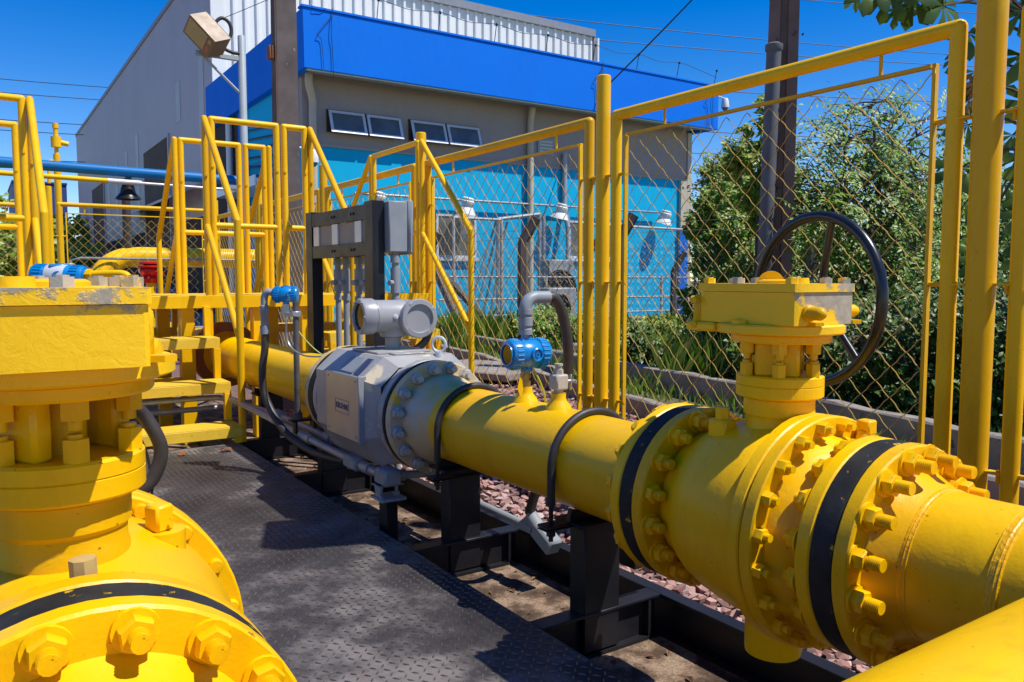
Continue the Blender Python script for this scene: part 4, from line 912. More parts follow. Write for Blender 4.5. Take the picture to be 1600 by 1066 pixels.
m = MB(); m.cyl((2.26, 15.5, -.15), (2.26, 15.5, 2.55), .07, n=14); m.lathe([(.10, -.15), (.10, -.12)], (2.26, 15.5, 0), (0, 0, 1), 14); one(m, 'dark_post', paint('dark_brown_post', (.035, .028, .024), (.05, .04, .03), .6), 'dark round post behind the far mesh fence, below the bell lamp', 'post')
m = MB(); m.lathe([(.02, 2.46), (.06, 2.44), (.075, 2.36), (.10, 2.26), (.155, 2.19), (.17, 2.17), (.15, 2.18)], (1.76, 11.88, 0), (0, 0, 1), 24, False); m.cyl((1.76, 11.88, 2.44), (1.76, 11.88, 2.52), .03, n=10); m.bx(1.72, 1.80, 11.80, 11.86, 2.44, 2.56); m.build('lamp_shade', BLKP, bl, 40)

# lamp pole with floodlight
lp = thing('floodlight_pole', 'slim grey pole with a bronze square floodlight on a side bracket', 'light pole', (3.22, 11.55, -.15))
PGREY = paint('pale_grey_pole_paint', (.36, .40, .42), (.31, .35, .37), .45)
m = MB(); m.lathe([(.052, -.15), (.052, 4.46), (.045, 4.47)], (3.22, 11.55, 0), (0, 0, 1), 18); m.build('pole', PGREY, lp)
m = MB(); m.bx(2.60, 3.17, 11.52, 11.58, 4.12, 4.18, .004); m.cyl((2.70, 11.55, 4.12), (3.19, 11.55, 3.68), .02, n=8); m.build('bracket', PGREY, lp)
r_ = V((.8308, -.5567, 0)); t_ = V((-.5567, -.8308, 0)); k_ = V((0, 0, 1))
A_ = (r_*.31-k_*.34-t_*.03)*.5; B2 = (r_*.19+k_*.15+t_*.22)*.5; C_ = (r_*.16+k_*.11-t_*.22)*.5; c = V((2.73, 11.37, 4.36))
def hexa(m, sa, sb, c0, c1, ta=1., tb=1., oa=0., ob=0.):
    f = lambda i, j, k, u, w: c+A_*(i*u+oa)+B2*(j*w+ob)+C_*k
    vs = [f(-1, -1, c0, sa, sb), f(1, -1, c0, sa, sb), f(1, 1, c0, sa, sb), f(-1, 1, c0, sa, sb), f(-1, -1, c1, sa*ta, sb*tb), f(1, -1, c1, sa*ta, sb*tb), f(1, 1, c1, sa*ta, sb*tb), f(-1, 1, c1, sa*ta, sb*tb)]
    m.add(vs, [[0, 1, 2, 3], [4, 5, 6, 7], [0, 1, 5, 4], [1, 2, 6, 5], [2, 3, 7, 6], [3, 0, 4, 7]]); return m
fl = MB(); hexa(fl, 1, 1, -1, .75); hexa(fl, 1.0, 1.0, .7505, 1.05, .8, .8); fh = fl.build('floodlight', LAMPB, lp)
hexa(MB(), .70, .80, -1.03, -1.003, 1, 1, -.20).build('lens', LENS, fh)
hexa(MB(), .10, .26, -1.02, -1.003, 1, 1, .72, -.35).build('red_sticker', paint('red_sticker_print', (.6, .12, .06), (.5, .1, .05), .5), fh)
hexa(MB(), .10, .20, -1.02, -1.003, 1, 1, .72, .45).build('yellow_sticker', paint('faded_sticker_print', (.45, .30, .08), (.4, .26, .07), .5), fh)
m = MB(); m.box((2.82, 11.50, 4.22), (.10, .08, .10), .01); m.build('yoke', GALV, lp)
m = MB(); m.tube(spline([(2.84, 11.53, 4.24), (2.95, 11.53, 4.30), (3.07, 11.53, 4.45), (3.06, 11.53, 4.60), (2.96, 11.53, 4.66), (2.87, 11.53, 4.57), (2.88, 11.53, 4.40), (2.98, 11.53, 4.26), (3.10, 11.53, 4.22), (3.18, 11.53, 4.22)], 8), .024, 10); m.build('flexible_lead', RUB, lp)

# ------------------------------------------------------------------ buildings
FY, WY = 19.7, 20.6
an = thing('annex_building', 'low building with a bright blue fascia and cyan lower walls', 'building', (14.4, 25, -.15))
m = MB(); m.bx(7.25, 21.3, WY+.012, 29.7, -.15, 4.62); m.build('lower_wall', CYAN, an)
m = MB(); m.bx(7.25, 21.3, WY, 29.7, 4.625, 6.45); m.build('upper_wall', TAUPE, an)
m = MB(); m.bx(7.22, 21.32, WY-.03, WY-.002, 4.60, 4.66); m.build('wall_trim', TAUPE, an)
m = MB()
m.bx(7.0, 21.9, FY, FY+.22, 6.34, 7.80, .01); m.bx(7.0, 7.22, FY+.223, 29.75, 6.34, 7.80, .01); m.bx(21.68, 21.9, FY+.223, 29.75, 6.34, 7.80, .01)
m.bx(6.96, 21.94, FY-.03, FY+.26, 7.803, 7.86, .005)
m.build('fascia', FASC, an)
m = MB(); m.bx(7.225, 21.675, FY+.225, 29.74, 6.452, 6.50); m.build('soffit', SOFF, an)
m = MB(); m.prism([(FY+.02, 6.335), (FY+.22, 6.335), (FY+.9, 6.45), (FY+.02, 6.30)], 'x', 7.1, 21.8); m.build('eave_lip', SOFF, an)
def window(x0, x1, z0, z1, n, awn, col=ALU):
    m = MB(); yw = WY if z0 > 4.6 else WY+.012
    m.bx(x0, x1, yw-.05, yw-.004, z1-.06, z1); m.bx(x0, x1, yw-.05, yw-.004, z0, z0+.06)
    for k in range(n+1):
        xx = x0+(x1-x0-.07)*k/n; m.bx(xx, xx+.07, yw-.05, yw-.004, z0+.061, z1-.061)
    w = m.build('window', DARK if awn else col, an)
    if not awn: m = MB(); m.bx(x0-.06, x1+.06, yw-.12, yw-.053, z0-.10, z0-.005); m.build('sill', col, w)
    for k in range(n):
        a = x0+(x1-x0)*k/n+.03; b = x0+(x1-x0)*(k+1)/n-.03
        if awn:
            tilt = .34; ht = z1-z0+.05
            def pt(xx, t, off): return (xx, yw-.06-math.sin(tilt)*t-off*math.cos(tilt), z1-.02-math.cos(tilt)*t-off*0)
            m = MB(); wd = .075
            def slab(xa, xb, ta, tb, o0, o1): m.add([pt(xa, ta, o0), pt(xb, ta, o0), pt(xb, tb, o0), pt(xa, tb, o0), pt(xa, ta, o1), pt(xb, ta, o1), pt(xb, tb, o1), pt(xa, tb, o1)], [[0, 1, 2, 3], [4, 5, 6, 7], [0, 1, 5, 4], [1, 2, 6, 5], [2, 3, 7, 6], [3, 0, 4, 7]])
            slab(a, b, 0, wd, 0, .04); slab(a, b, ht-wd, ht, 0, .04); slab(a, a+wd, wd+.002, ht-wd-.002, 0, .04); slab(b-wd, b, wd+.002, ht-wd-.002, 0, .04); m.build('sash', ALU, w)
            m = MB(); slab(a+wd+.001, b-wd-.001, wd+.001, ht-wd-.001, .012, .022); m.build('pane', WINDOW, w)
        else:
            m = MB(); m.bx(a+.05, b-.05, yw-.03, yw-.01, z0+.065, z1-.065); m.build('pane', WINDOW, w)
    m = MB(); m.bx(x0+.02, x1-.02, yw-.004, yw-.0015, z0+.02, z1-.02) if awn else m.bx(x0+.08, x0+.081, yw-.006, yw-.004, z0+.07, z1-.07); m.build('opening', DARK, w)
window(7.9, 10.05, 5.0, 5.58, 2, True); window(10.3, 12.6, 5.0, 5.58, 2, True)
window(11.15, 12.5, 1.75, 3.0, 1, False); window(15.95, 17.0, 1.8, 3.0, 1, False); window(17.3, 18.4, 1.8, 3.0, 1, False)
m = MB(); m.bx(14.75, 15.35, WY-.04, WY-.003, 5.0, 5.5)
m.build('vent_frame', SOFF, an); m = MB()
for k in range(4): m.box((15.05, WY-.055, 5.1+.1*k), (.5, .03, .05), 0, Matrix.Rotation(.6, 3, 'X'))
m.build('vent_louvres', ALU, an)
def downpipe(pts, r, mat=CREAM):
    m = MB(); m.tube(pts, r, 12); m.build('downpipe', mat, an)
downpipe(spline([(7.32, WY-.35, 6.36), (7.32, WY-.35, 6.1), (7.48, WY-.14, 5.75), (7.48, WY-.13, 5.4)], 5)+[(7.48, WY-.13, -.1)], .10)
downpipe(spline([(14.4, WY-.25, 6.36), (14.4, WY-.14, 5.9), (14.4, WY-.13, 5.4)], 5)+[(14.4, WY-.13, -.1)], .10)
downpipe([(15.75, WY-.10, 5.1), (15.75, WY-.10, 3.4), (15.72, WY-.35, 2.7), (15.3, WY-.9, .6)], .085, GALV)
m = MB(); m.bx(20.95, 21.25, WY-.11, WY-.004, -.1, 4.59); m.bx(21.33, 21.52, WY-.04, WY+.2, -.1, 6.30); m.build('corner_cover', CREAM, an)
m = MB(); m.bx(20.90, 21.31, WY-.125, WY-.112, -.1, 2.9); m.build('blue_corner_panel', FASC, an)
# left side of the annex: doorway, stair rails and white canopy
SIDEC = paint('shaded_side_cyan', (.006, .22, .40), (.006, .19, .36), .7, world=True, vs=.5)
m = MB(); m.bx(7.15, 7.24, 26.2, 29.6, .2, 6.3); m.build('side_doorway', DARK, an)
m = MB(); m.bx(7.235, 7.2485, WY+.25, 29.7, 4.63, 6.44); m.build('side_wall', CYAN, an)
m = MB(); m.bx(7.10, 7.26, 25.5, 26.1, -.1, 6.3); m.build('blue_corner_panel', FASC, an)
m = MB(); m.cyl((7.03, 26.9, 0), (7.03, 26.9, 6.2), .11, n=12); m.build('downpipe', ALU, an)
m = MB(); m.bx(6.2, 7.2, 21.2, 26.0, 3.62, 3.74); m.bx(6.15, 6.19, 21.2, 26.0, 3.55, 3.82); m.build('side_canopy', ALU, an)
m = MB()
for k in range(6): m.cyl((7.1, 22.0+.1*k, 4.0+.55*k*.5), (7.1, 25.8, 4.3+.55*k*.5), .03, n=6)
m.build('side_stair_rail', SKID, an)

# ribbed upper hall behind it
wh = thing('warehouse_hall', 'tall grey and white metal clad hall behind the blue and cyan building', 'building', (16, 50, -.15))
X0, X1, Y0, Y1, ZT = 7.3, 24.6, 29.9, 74, 12.55
m = MB(); m.bx(X0+.15, X1-.1, Y0+.1, Y1, -.15, ZT-.15); m.build('hall_core', DARK, wh)
m = MB(); m.bx(X0, X0+.10, Y0+.02, Y1, 3.5, ZT); m.build('side_cladding', CLADG, wh)
WHITEC = paint('white_metal_cladding', (.74, .74, .72), (.66, .66, .65), .45, vs=.4, world=True)
m = MB(); pts = []; pw = .42; x = X0+.45
vs = []; prof = []
while x < X1:
    prof += [(x, 0), (x+pw*.62, 0), (x+pw*.70, -.09), (x+pw*.92, -.09)]; x += pw
n = len(prof)
m.add([(a, Y0+.02+b, 6.6) for a, b in prof]+[(a, Y0+.02+b, ZT-.12) for a, b in prof], [[k, k+1, n+k+1, n+k] for k in range(n-1)]); m.build('front_cladding', WHITEC, wh, 20)
m = MB(); m.bx(X0-.03, X0+.43, Y0-.10, Y0+.01, 6.6, ZT-.13); m.build('corner_trim', WHITEC, wh)
m = MB(); m.bx(X0-.06, X1+.05, Y0-.16, Y0+.2, ZT-.12, ZT+.20); m.bx(X0-.06, X0+.2, Y0+.203, Y1, ZT+.003, ZT+.20); m.bx(X1-.04, X1+.06, Y0-.13, Y0+.0, 6.6, ZT-.125); m.build('roof_trim', paint('grey_roof_trim', (.24, .25, .28), (.2, .21, .24), .5), wh)
m = MB(); m.bx(X0-.01, X0+.14, Y0+.02, Y1-.1, -.15, 3.495); m.build('open_base', DARK, wh)
for (a, b, z) in ((37.7, 43.6, 7.3), (58.6, 64.5, 7.4)):
    m = MB(); m.bx(X0-.05, X0-.004, a, b, 2.2, z); d = m.build('bay_door', paint('brown_bay_shadow', (.05, .028, .016), (.10, .06, .035), .8, vs=.6, world=True), wh)
    m = MB(); m.bx(X0-.09, X0-.002, a-.15, a-.003, 2.2, z+.12); m.bx(X0-.09, X0-.002, b+.003, b+.15, 2.2, z+.12); m.bx(X0-.09, X0-.002, a, b, z+.003, z+.12); m.build('frame', CLADG, d)
TRANS = paint('translucent_sheet', (.48, .46, .44), (.40, .39, .38), .5, world=True, vs=1)
for (y, z0, z1) in ((31.6, 3.6, 9.3), (35.6, 7.6, 9.2), (45.8, 4.6, 8.6), (49.4, 5.4, 8.2), (53.2, 4.2, 8.0), (56.5, 4.8, 7.9), (66.8, 4.0, 7.0), (70.5, 4.0, 7.0)):
    m = MB(); m.bx(X0-.02, X0-.003, y-.38, y+.38, z0, z1); m.build('light_strip', TRANS, wh)
m = MB(); m.add([(6.0, 31, 4.15), (7.28, 31, 4.75), (7.28, 46, 4.75), (6.0, 46, 4.15), (6.0, 31, 4.05), (7.28, 31, 4.65), (7.28, 46, 4.65), (6.0, 46, 4.05)], [[0, 1, 2, 3], [4, 5, 6, 7], [0, 1, 5, 4], [1, 2, 6, 5], [2, 3, 7, 6], [3, 0, 4, 7]]); m.build('lean_to_roof', CLADG, wh)
for k, (x, y) in enumerate(((6.4, 34), (6.5, 36.2), (6.3, 39), (6.4, 42), (6.5, 52), (6.4, 60))):
    m = MB(); m.lathe([(.36, -.14), (.38, -.1), (.38, .3), (.40, .33), (.38, .36), (.38, .72), (.36, .80), (.3, .82)], (x, y, 0), (0, 0, 1), 16)
    one(m, 'blue_drum', BLUEP, 'one of the dark blue drums standing along the base of the grey hall', 'drum', 'blue drums by the hall')
m = MB(); m.bx(3.0, 7.0, 80, 90, -.15, 9.3); m.bx(2.95, 7.05, 79.9, 90.1, 9.303, 9.45)
one(m, 'blue_shed', paint('dark_blue_cladding', (.02, .05, .20), (.02, .045, .17), .6, vs=1), 'distant dark blue shed beyond the end of the grey hall', 'shed')

# lightning wire, lamps, cameras on the annex
lw = thing('lightning_wire', 'thin lightning conductor wire on short pins along the blue fascia', 'wire', (14, FY, 7.9))
m = MB(); pts = []
for k in range(9):
    x = 7.2+1.82*k; pts.append((x, FY-.02, 8.35 if k < 8 else 8.1)); 
    if k < 8: pts.append((x+.9, FY-.02, 8.25))
m.tube(spline([(6.0, FY+4, 8.35)]+pts, 4), .009, 5); m.build('wire', WIREM, lw)
m = MB()
for k in range(9): x = 7.2+1.82*k; m = MB(); m.cyl((x, FY+.1, 7.86), (x, FY-.02, 8.38), .012, n=5); m.ball((x, FY-.02, 8.34), .045, 6); m.build('wire_pin', WIREM, lw)
for x in (7.75, 16.6, 21.6):
    m = MB(); m.tube(spline([(x, FY-.03, 7.9), (x-.05, FY-.06, 7.3), (x-.02, FY-.04, 6.9), (x, FY-.05, 6.2)], 5), .009, 5); m.tube(spline([(x, FY-.03, 7.7), (x-.4, FY-.06, 7.2), (x-.3, FY-.04, 7.05), (x-.25, FY-.05, 6.35)], 5), .008, 5); m.build('down_wire', WIREM, lw)
rl = MB(); rl.cyl((8.6, WY-.16, 3.42), (19.8, WY-.16, 3.42), .035, n=8)
one(rl, 'lamp_conduit', GALV, 'long grey conduit carrying three white lamps along the cyan wall', 'conduit')
lamp0 = None
for x, lab in ((11.9, 'white wall lamp on the cyan wall, left of three'), (15.3, 'white wall lamp on the cyan wall beside the leaning grey drain pipe'), (19.8, 'white wall lamp on the cyan wall at the right hand end of its conduit'), (9.1, 'white wall lamp on the cyan wall behind the junction box stand')):
    if lamp0 is None:
        t = thing('wall_lamp', lab, 'lamp', (x, WY-.3, 3.0), 'white lamps on the cyan wall')
        m = MB(); m.lathe([(.12, .48), (.17, .46), (.17, .40), (.20, .38), (.20, .32), (.17, .30), (.17, .22)], (x, WY-.40, 3.0), (.12, -.25, 1), 18); m.build('lamp_body', WHITE, t, 40)
        m = MB(); m.lathe([(.17, .22), (.22, .18), (.30, .02), (.28, .02), (.15, .17)], (x, WY-.40, 3.0), (.12, -.25, 1), 20, False); m.build('lamp_shade', WHITE, t, 40)
        m = MB(); m.cyl((x, WY-.16, 3.42), (x, WY-.42, 3.42), .03, n=8); m.build('lamp_arm', GALV, t)
        lamp0 = t
    else: copy_tree(lamp0, (x, WY-.3, 3.0), lab)
def camera(x, y, z, lab):
    t = thing('security_camera', lab, 'camera', (x, y, z))
    m = MB(); m.lathe([(.03, .36), (.09, .34), (.12, .26), (.14, .10), (.14, .02)], (x, y, z), (0, 0, 1), 16); m.cyl((x, y, z+.33), (x-.45, y, z+.38), .03, n=8); m.build('camera_housing', WHITE, t, 40)
    m = MB(); m.ball((x, y, z+.02), .115, 12); m.build('dome', WINDOW, t)
camera(22.35, FY+.1, 7.15, 'white dome camera on an arm at the right end of the blue fascia'); camera(21.95, WY-.2, 2.3, 'white dome camera low on the right corner of the cyan building')
camera(7.3, WY-.6, 4.05, 'white camera on the cream corner of the building beside the left concrete pole')

# white yard fence, air conditioners in front of the cyan wall
yf_ = thing('pipe_railing', 'white pipe railing with mesh in front of the cyan wall', 'railing', (15, 16.5, -.15))
m = MB()
for z in (1.16, .62, .22): m.cyl((9.0, 16.5, z), (20.5, 16.5, z), .026, n=8)
RAILW = paint('dull_white_rail', (.42, .42, .41), (.32, .32, .31), .6)
m.build('rails', RAILW, yf_)
for k in range(9):
    x = 9.4+1.35*k; m = MB(); m.cyl((x, 16.5, -.15), (x, 16.5, 2.55 if k % 3 != 2 else 1.2), .04, n=8); m.build('post', RAILW, yf_)
m = MB(); m.cyl((9.4, 16.5, 2.55), (10.75, 16.5, 2.55), .035, n=8); m.cyl((13.45, 16.5, 2.55), (18.85, 16.5, 2.52), .035, n=8); m.build('top_rail', RAILW, yf_)
m = MB(); chain(m, (9.4, 16.47, .25), (1, 0, 0), 10.8, 2.25, .16, .005, 3, 0, 1); m.build('wire_mesh', ZINC, yf_)
gt = thing('pipe_arch', 'tall grey pipe arch and slanting pipes standing before the cyan wall', 'frame', (13.5, 18.6, -.15))
m = MB(); m.sharp_tube([(12.0, 18.6, -.1), (12.0, 18.6, 2.75), (13.4, 18.6, 2.95), (13.4, 18.6, -.1)], .055, 8); m.cyl((13.55, 18.6, -.1), (13.55, 18.6, 2.95), .05, n=8); m.build('arch', GALV, gt)
m = MB()
for k in range(4): m.cyl((12.0+.12*k, 18.7, 2.7), (11.1+.26*k, 18.9, -.1), .03, n=6)
m.build('slanting_pipes', GALV, gt)
def aircon(x, y, w, h, z, lab):
    t = thing('air_conditioner', lab, 'air conditioner', (x, y, z), 'air conditioner units'); m = MB(); m.bx(x-w/2, x+w/2, y-.25, y+.25, z, z+h, .03); m.build('casing', PVC, t)
    m = MB(); m.lathe([(h*.34, 0), (h*.34, .02)], (x-w*.1, y-.252, z+h*.5), (0, -1, 0), 24); 
    for k in range(1, 5): m.tube([V((x-w*.1+h*.08*k*math.cos(a), y-.285, z+h*.5+h*.08*k*math.sin(a))) for a in [2*PI*q/20 for q in range(20)]], .008, 4, True)
    m.build('fan_grille', SKID, t)
aircon(13.5, 17.9, .85, 1.75, -.1, 'tall grey air conditioner unit behind the white railing'); aircon(12.0, 15.9, .85, .95, -.05, 'lower dark grey air conditioner unit in front of the white railing'); 
m = MB(); m.bx(8.6, 22, 15.2, 15.4, -.15, .16, .01); one(m, 'low_wall', CURB, 'low beige wall along the foot of the white railing', 'wall')

# concrete posts with bent tops, and their mesh
def bent_post(x, y, top, lab, r=.11, grp='bent top concrete posts', dx=.32):
    t = thing('concrete_post', lab, 'post', (x, y, -.15), grp)
    m = MB(); m.tube([(x, y, -.2), (x+.01, y, top-.5), (x+.02, y, top-.42), (x+dx*.6, y-dx*.55, top)], [r, r*.93, r*.93, r*.85], 6); m.build('shaft', CONC, t, 30); return t
bent_post(8.55, 12.4, 2.25, 'dark bent top concrete post in line with the left edge of the blue transmitter'); bent_post(9.15, 10.4, 2.2, 'dark bent top concrete post just right of the tall fence posts'); 
t = bent_post(8.55, 16.2, 2.15, 'dark bent top concrete post with two slanting braces, seen past the right hand platform stair')
m = MB(); m.cyl((8.6, 16.1, 1.5), (8.3, 14.0, -.2), .09, n=6); m.cyl((8.6, 16.1, 1.5), (10.0, 15.4, -.2), .09, n=6); m.build('brace', CONC, t, 30)
bent_post(12.2, 15.0, 2.05, 'thinner bent post standing between the air conditioners and the tall fence posts', .085); bent_post(13.9, 13.8, 1.75, 'thin bent post at the right end of the cyan wall', .085)
bent_post(10.0, 7.2, 2.2, 'bent top concrete post hidden among bushes behind the handwheel valve'); bent_post(10.3, 4.2, 2.2, 'bent top concrete post in the bushes at the right')
pf = thing('perimeter_mesh', 'fine grey chain link mesh strung between the bent concrete posts', 'fence', (9, 10, -.15))
m = MB(); 
for a, b in (((8.60, 16.1), (8.80, 12.4)), ((8.80, 12.4), (9.45, 10.4)), ((9.45, 10.4), (10.05, 7.2)), ((10.05, 7.2), (10.35, 4.2)), ((10.35, 4.2), (10.6, 1.2))):
    d = V((b[0]-a[0], b[1]-a[1], 0)); chain(m, (a[0], a[1], -.1), d, d.length, 1.85, .12, .0028, 3, 0, 1)
m.build('wire_mesh', ZINC, pf)
m = MB()
for zz in (1.9, 2.05): m.tube([(8.7, 16.1, zz), (8.9, 12.3, zz), (9.55, 10.3, zz), (10.15, 7.1, zz), (10.6, 1.2, zz)], .004, 4)
m.build('strand_wire', ZINC, pf)

# poles
pl = thing('concrete_pole', 'square weathered concrete pole rising beside the grey lamp pole', 'pole', (4.55, 13.75, -.15))
POLE1 = paint('weathered_pole_concrete', (.125, .10, .092), (.065, .05, .046), .85, vs=2.5, bump=.3, spots=(.30, .26, .24), spot_t=.66, spot_s=5)
m = MB(); m.add([(4.33, 13.55, -.2), (4.73, 13.55, -.2), (4.73, 13.90, -.2), (4.33, 13.90, -.2), (4.38, 13.58, 8), (4.70, 13.58, 8), (4.70, 13.86, 8), (4.38, 13.86, 8)], [[0, 1, 2, 3], [4, 5, 6, 7], [0, 1, 5, 4], [1, 2, 6, 5], [2, 3, 7, 6], [3, 0, 4, 7]]); m.build('pole_shaft', POLE1, pl)
m = MB(); m.box((4.30, 13.70, 4.9), (.10, .16, .22), .01); m.box((4.34, 13.56, 3.2), (.012, .012, 6.0)); m.build('pole_fitting', paint('rusty_fitting', (.25, .09, .04), (.18, .07, .03), .8), pl)
pr_ = thing('concrete_pole', 'reddish concrete power pole with a grey conduit strapped to it, behind the handwheel', 'pole', (7.45, 5.85, -.15))
POLE2 = paint('reddish_pole_concrete', (.21, .13, .10), (.13, .085, .07), .85, vs=3, bump=.3, spots=(.09, .05, .04), spot_t=.62, spot_s=7)
bx_, by_ = 7.45, 5.85
def hpoly(cx, cy, a): 
    rot = Matrix.Rotation(-.9, 3, 'Z'); return [rot @ V((q[0]*a, q[1]*a, 0))+V((cx, cy, 0)) for q in ((-.15, -.13), (-.03, -.13), (-.02, -.09), (.05, -.09), (.06, -.13), (.17, -.13), (.17, .13), (-.15, .13))]
m = MB(); A = hpoly(bx_, by_, 1.1); B_ = hpoly(bx_+.03, by_-.04, .92); n = 8
m.add([q+V((0, 0, -.2)) for q in A]+[q+V((0, 0, 6)) for q in B_], [list(range(n))[::-1], [n+k for k in range(n)]]+[[k, (k+1) % n, n+(k+1) % n, n+k] for k in range(n)]); m.build('pole_shaft', POLE2, pr_, 25)
m = MB(); m.tube([(bx_-.245, by_-.03, -.2), (bx_-.185, by_-.08, 3.55)], .08, 14); m.lathe([(.085, 0), (.095, .02), (.095, .07), (.06, .09)], (bx_-.185, by_-.08, 3.55), (0, 0, 1), 14); m.build('conduit_pipe', paint('dark_grey_conduit', (.115, .115, .125), (.085, .085, .095), .6, vs=3), pr_)
m = MB(); m.cyl((bx_-.30, by_-.14, 4.35), (bx_+.36, by_-.17, 4.32), .02, n=6); m.box((bx_+.34, by_-.35, 4.36), (.16, .10, .10), .02); m.build('cable_clamp', SKID, pr_)
m = MB()
for k in range(12): m.cyl((bx_-.06+.006*k, by_-.27-.006*k, .9+k*.4), (bx_-.075+.006*k, by_-.287-.006*k, .9+k*.4), .012, n=6)
m.build('bolt_holes', DARK, pr_)

# wires in the sky
def wire(a, b, r, sag, lab):
    a = V(a); b = V(b); pts = [a.lerp(b, k/14)-V((0, 0, sag*4*(k/14)*(1-k/14))) for k in range(15)]
    m = MB(); m.tube(pts, r, 5); one(m, 'power_line', WIREM, lab, 'power line', 'power lines')
nm = ('topmost', 'second from the top', 'third from the top', 'fourth from the top', 'fifth from the top', 'just above the blue pipe')
for k, z in enumerate((14.7, 13.8, 12.0, 11.3, 9.4, 8.8)):
    wire((-6.0, 59.2, z*.90), (12, 72.5, z*1.13), .028, .12, 'thin power line in the sky left of the grey hall, '+nm[k])
nm = ('highest, above the fence rail', 'second highest, above the fence rail', 'pair just above the fence rail', 'just below the fence rail', 'low, seen through the mesh', 'lowest, seen through the mesh')
for k, (z0, z1) in enumerate(((12.9, 13.8), (10.9, 11.2), (10.0, 10.7), (7.9, 8.6), (5.9, 6.2), (4.6, 5.4))):
    wire((18, 34, z0+3), (60, 22, z1+3.5), .022, .35, 'thin power line right of the blue building, '+nm[k])
wire((16.5, 19.5, 7.0), (16.9, 12, 11.0), .022, .1, 'dark steep stay wire running up across the sky behind the fence post')
wire((7.8, 5.5, 4.36), (14, -2.2, 5.8), .013, .15, 'black cable leading right from the clamp near the top of the reddish pole')

# ------------------------------------------------------------------ garden
def kerb(path, w, h, name, lab, z0=-.16):
    m = MB(); P = spline([V((x, y, 0)) for x, y in path], 5); n = len(P); vs = []
    for i, p in enumerate(P):
        d = (P[min(i+1, n-1)]-P[max(i-1, 0)]).normalized(); s = V((d.y, -d.x, 0))
        j = .012*math.sin(i*2.1)
        for a, z in ((-w/2, z0), (w/2, z0), (w/2, h-.012), (w/2-.012, h+j), (-w/2+.012, h+j), (-w/2, h-.012)): vs.append(p+s*a+V((0, 0, z)))
    k = 6; m.add(vs, [[i*k+q, i*k+(q+1) % k, (i+1)*k+(q+1) % k, (i+1)*k+q] for i in range(n-1) for q in range(k)]+[list(range(k))[::-1], [(n-1)*k+q for q in range(k)]])
    return one(m, name, CURB, lab, 'kerb', None, 30)
kerb(CURB_B, .11, .02, 'garden_kerb', 'low concrete kerb edging the red stones beyond the yellow fence')
kerb(CURB_A, .13, .10, 'garden_kerb', 'taller stained concrete kerb holding up the planted bank beyond the lawn')
m = MB(); m.box((5.3, 8.5, -.03), (1.1, 1.5, .10), .02, Matrix.Rotation(.35, 3, 'Z')); one(m, 'concrete_cover', CURB, 'flat concrete cover slab beside the red stones, seen left of the blue transmitter', 'slab')
m = MB(); m.box((8.2, 8.6, .12), (2.6, .35, .10), .02, Matrix.Rotation(-.5, 3, 'Z')); m.bx(7.6, 7.75, 8.7, 8.95, -.15, .07); m.bx(8.75, 8.9, 8.1, 8.35, -.15, .07); one(m, 'concrete_bench', CURB, 'low concrete bench slab in the grass behind the handwheel valve', 'bench')

def bankz(x, y): return -.15
def grass():
    m = MB()
    def blade(x, y, h, w):
        a = R.uniform(0, 6.28); l = R.uniform(.1, .7)*h; c, s = math.cos(a), math.sin(a); b = R.uniform(0, 6.28)
        m.add([(x-w*c, y-w*s, -.15), (x+w*c, y+w*s, -.15), (x+w*.6*c+l*.4*math.cos(b), y+w*.6*s+l*.4*math.sin(b), -.15+h*.62), (x+l*math.cos(b), y+l*math.sin(b), -.15+h)], [[0, 1, 2], [0, 2, 3]])
    def inside(x, y):
        for (x0, y0), (x1, y1) in zip(CURB_B, CURB_B[1:]):
            if y1 <= y <= y0: return x > x0+(x1-x0)*(y-y0)/(y1-y0)+.08
        return x > 6.5
    n = 0
    while n < 15000:
        y = R.uniform(.5, 16); x = R.uniform(4.7, 11.5)
        if not inside(x, y): continue
        d = math.hypot(x, y); cl = math.sin(x*2.1+1.3*math.sin(y*1.7))*math.sin(y*1.9+.7*x)
        if cl < -.25 and R.random() < .8: continue
        blade(x, y, R.uniform(.05, .16)*(1.6 if y > 11 else 1.)*(1.7 if cl > .5 else 1), .006+.0006*d); n += 1
    for k in range(260):
        x, y = R.choice(((8.9, 8.2), (9.6, 9.4), (7.6, 6.2), (9.8, 8.6), (8.2, 13.2), (10.5, 9.5))); x += R.gauss(0, .5); y += R.gauss(0, .6)
        for q in range(14): blade(x+R.gauss(0, .05), y+R.gauss(0, .05), R.uniform(.3, .75), .009)
    return m
o = grass().build('lawn_grass', GRASSM, None, 80); o['kind'] = 'stuff'

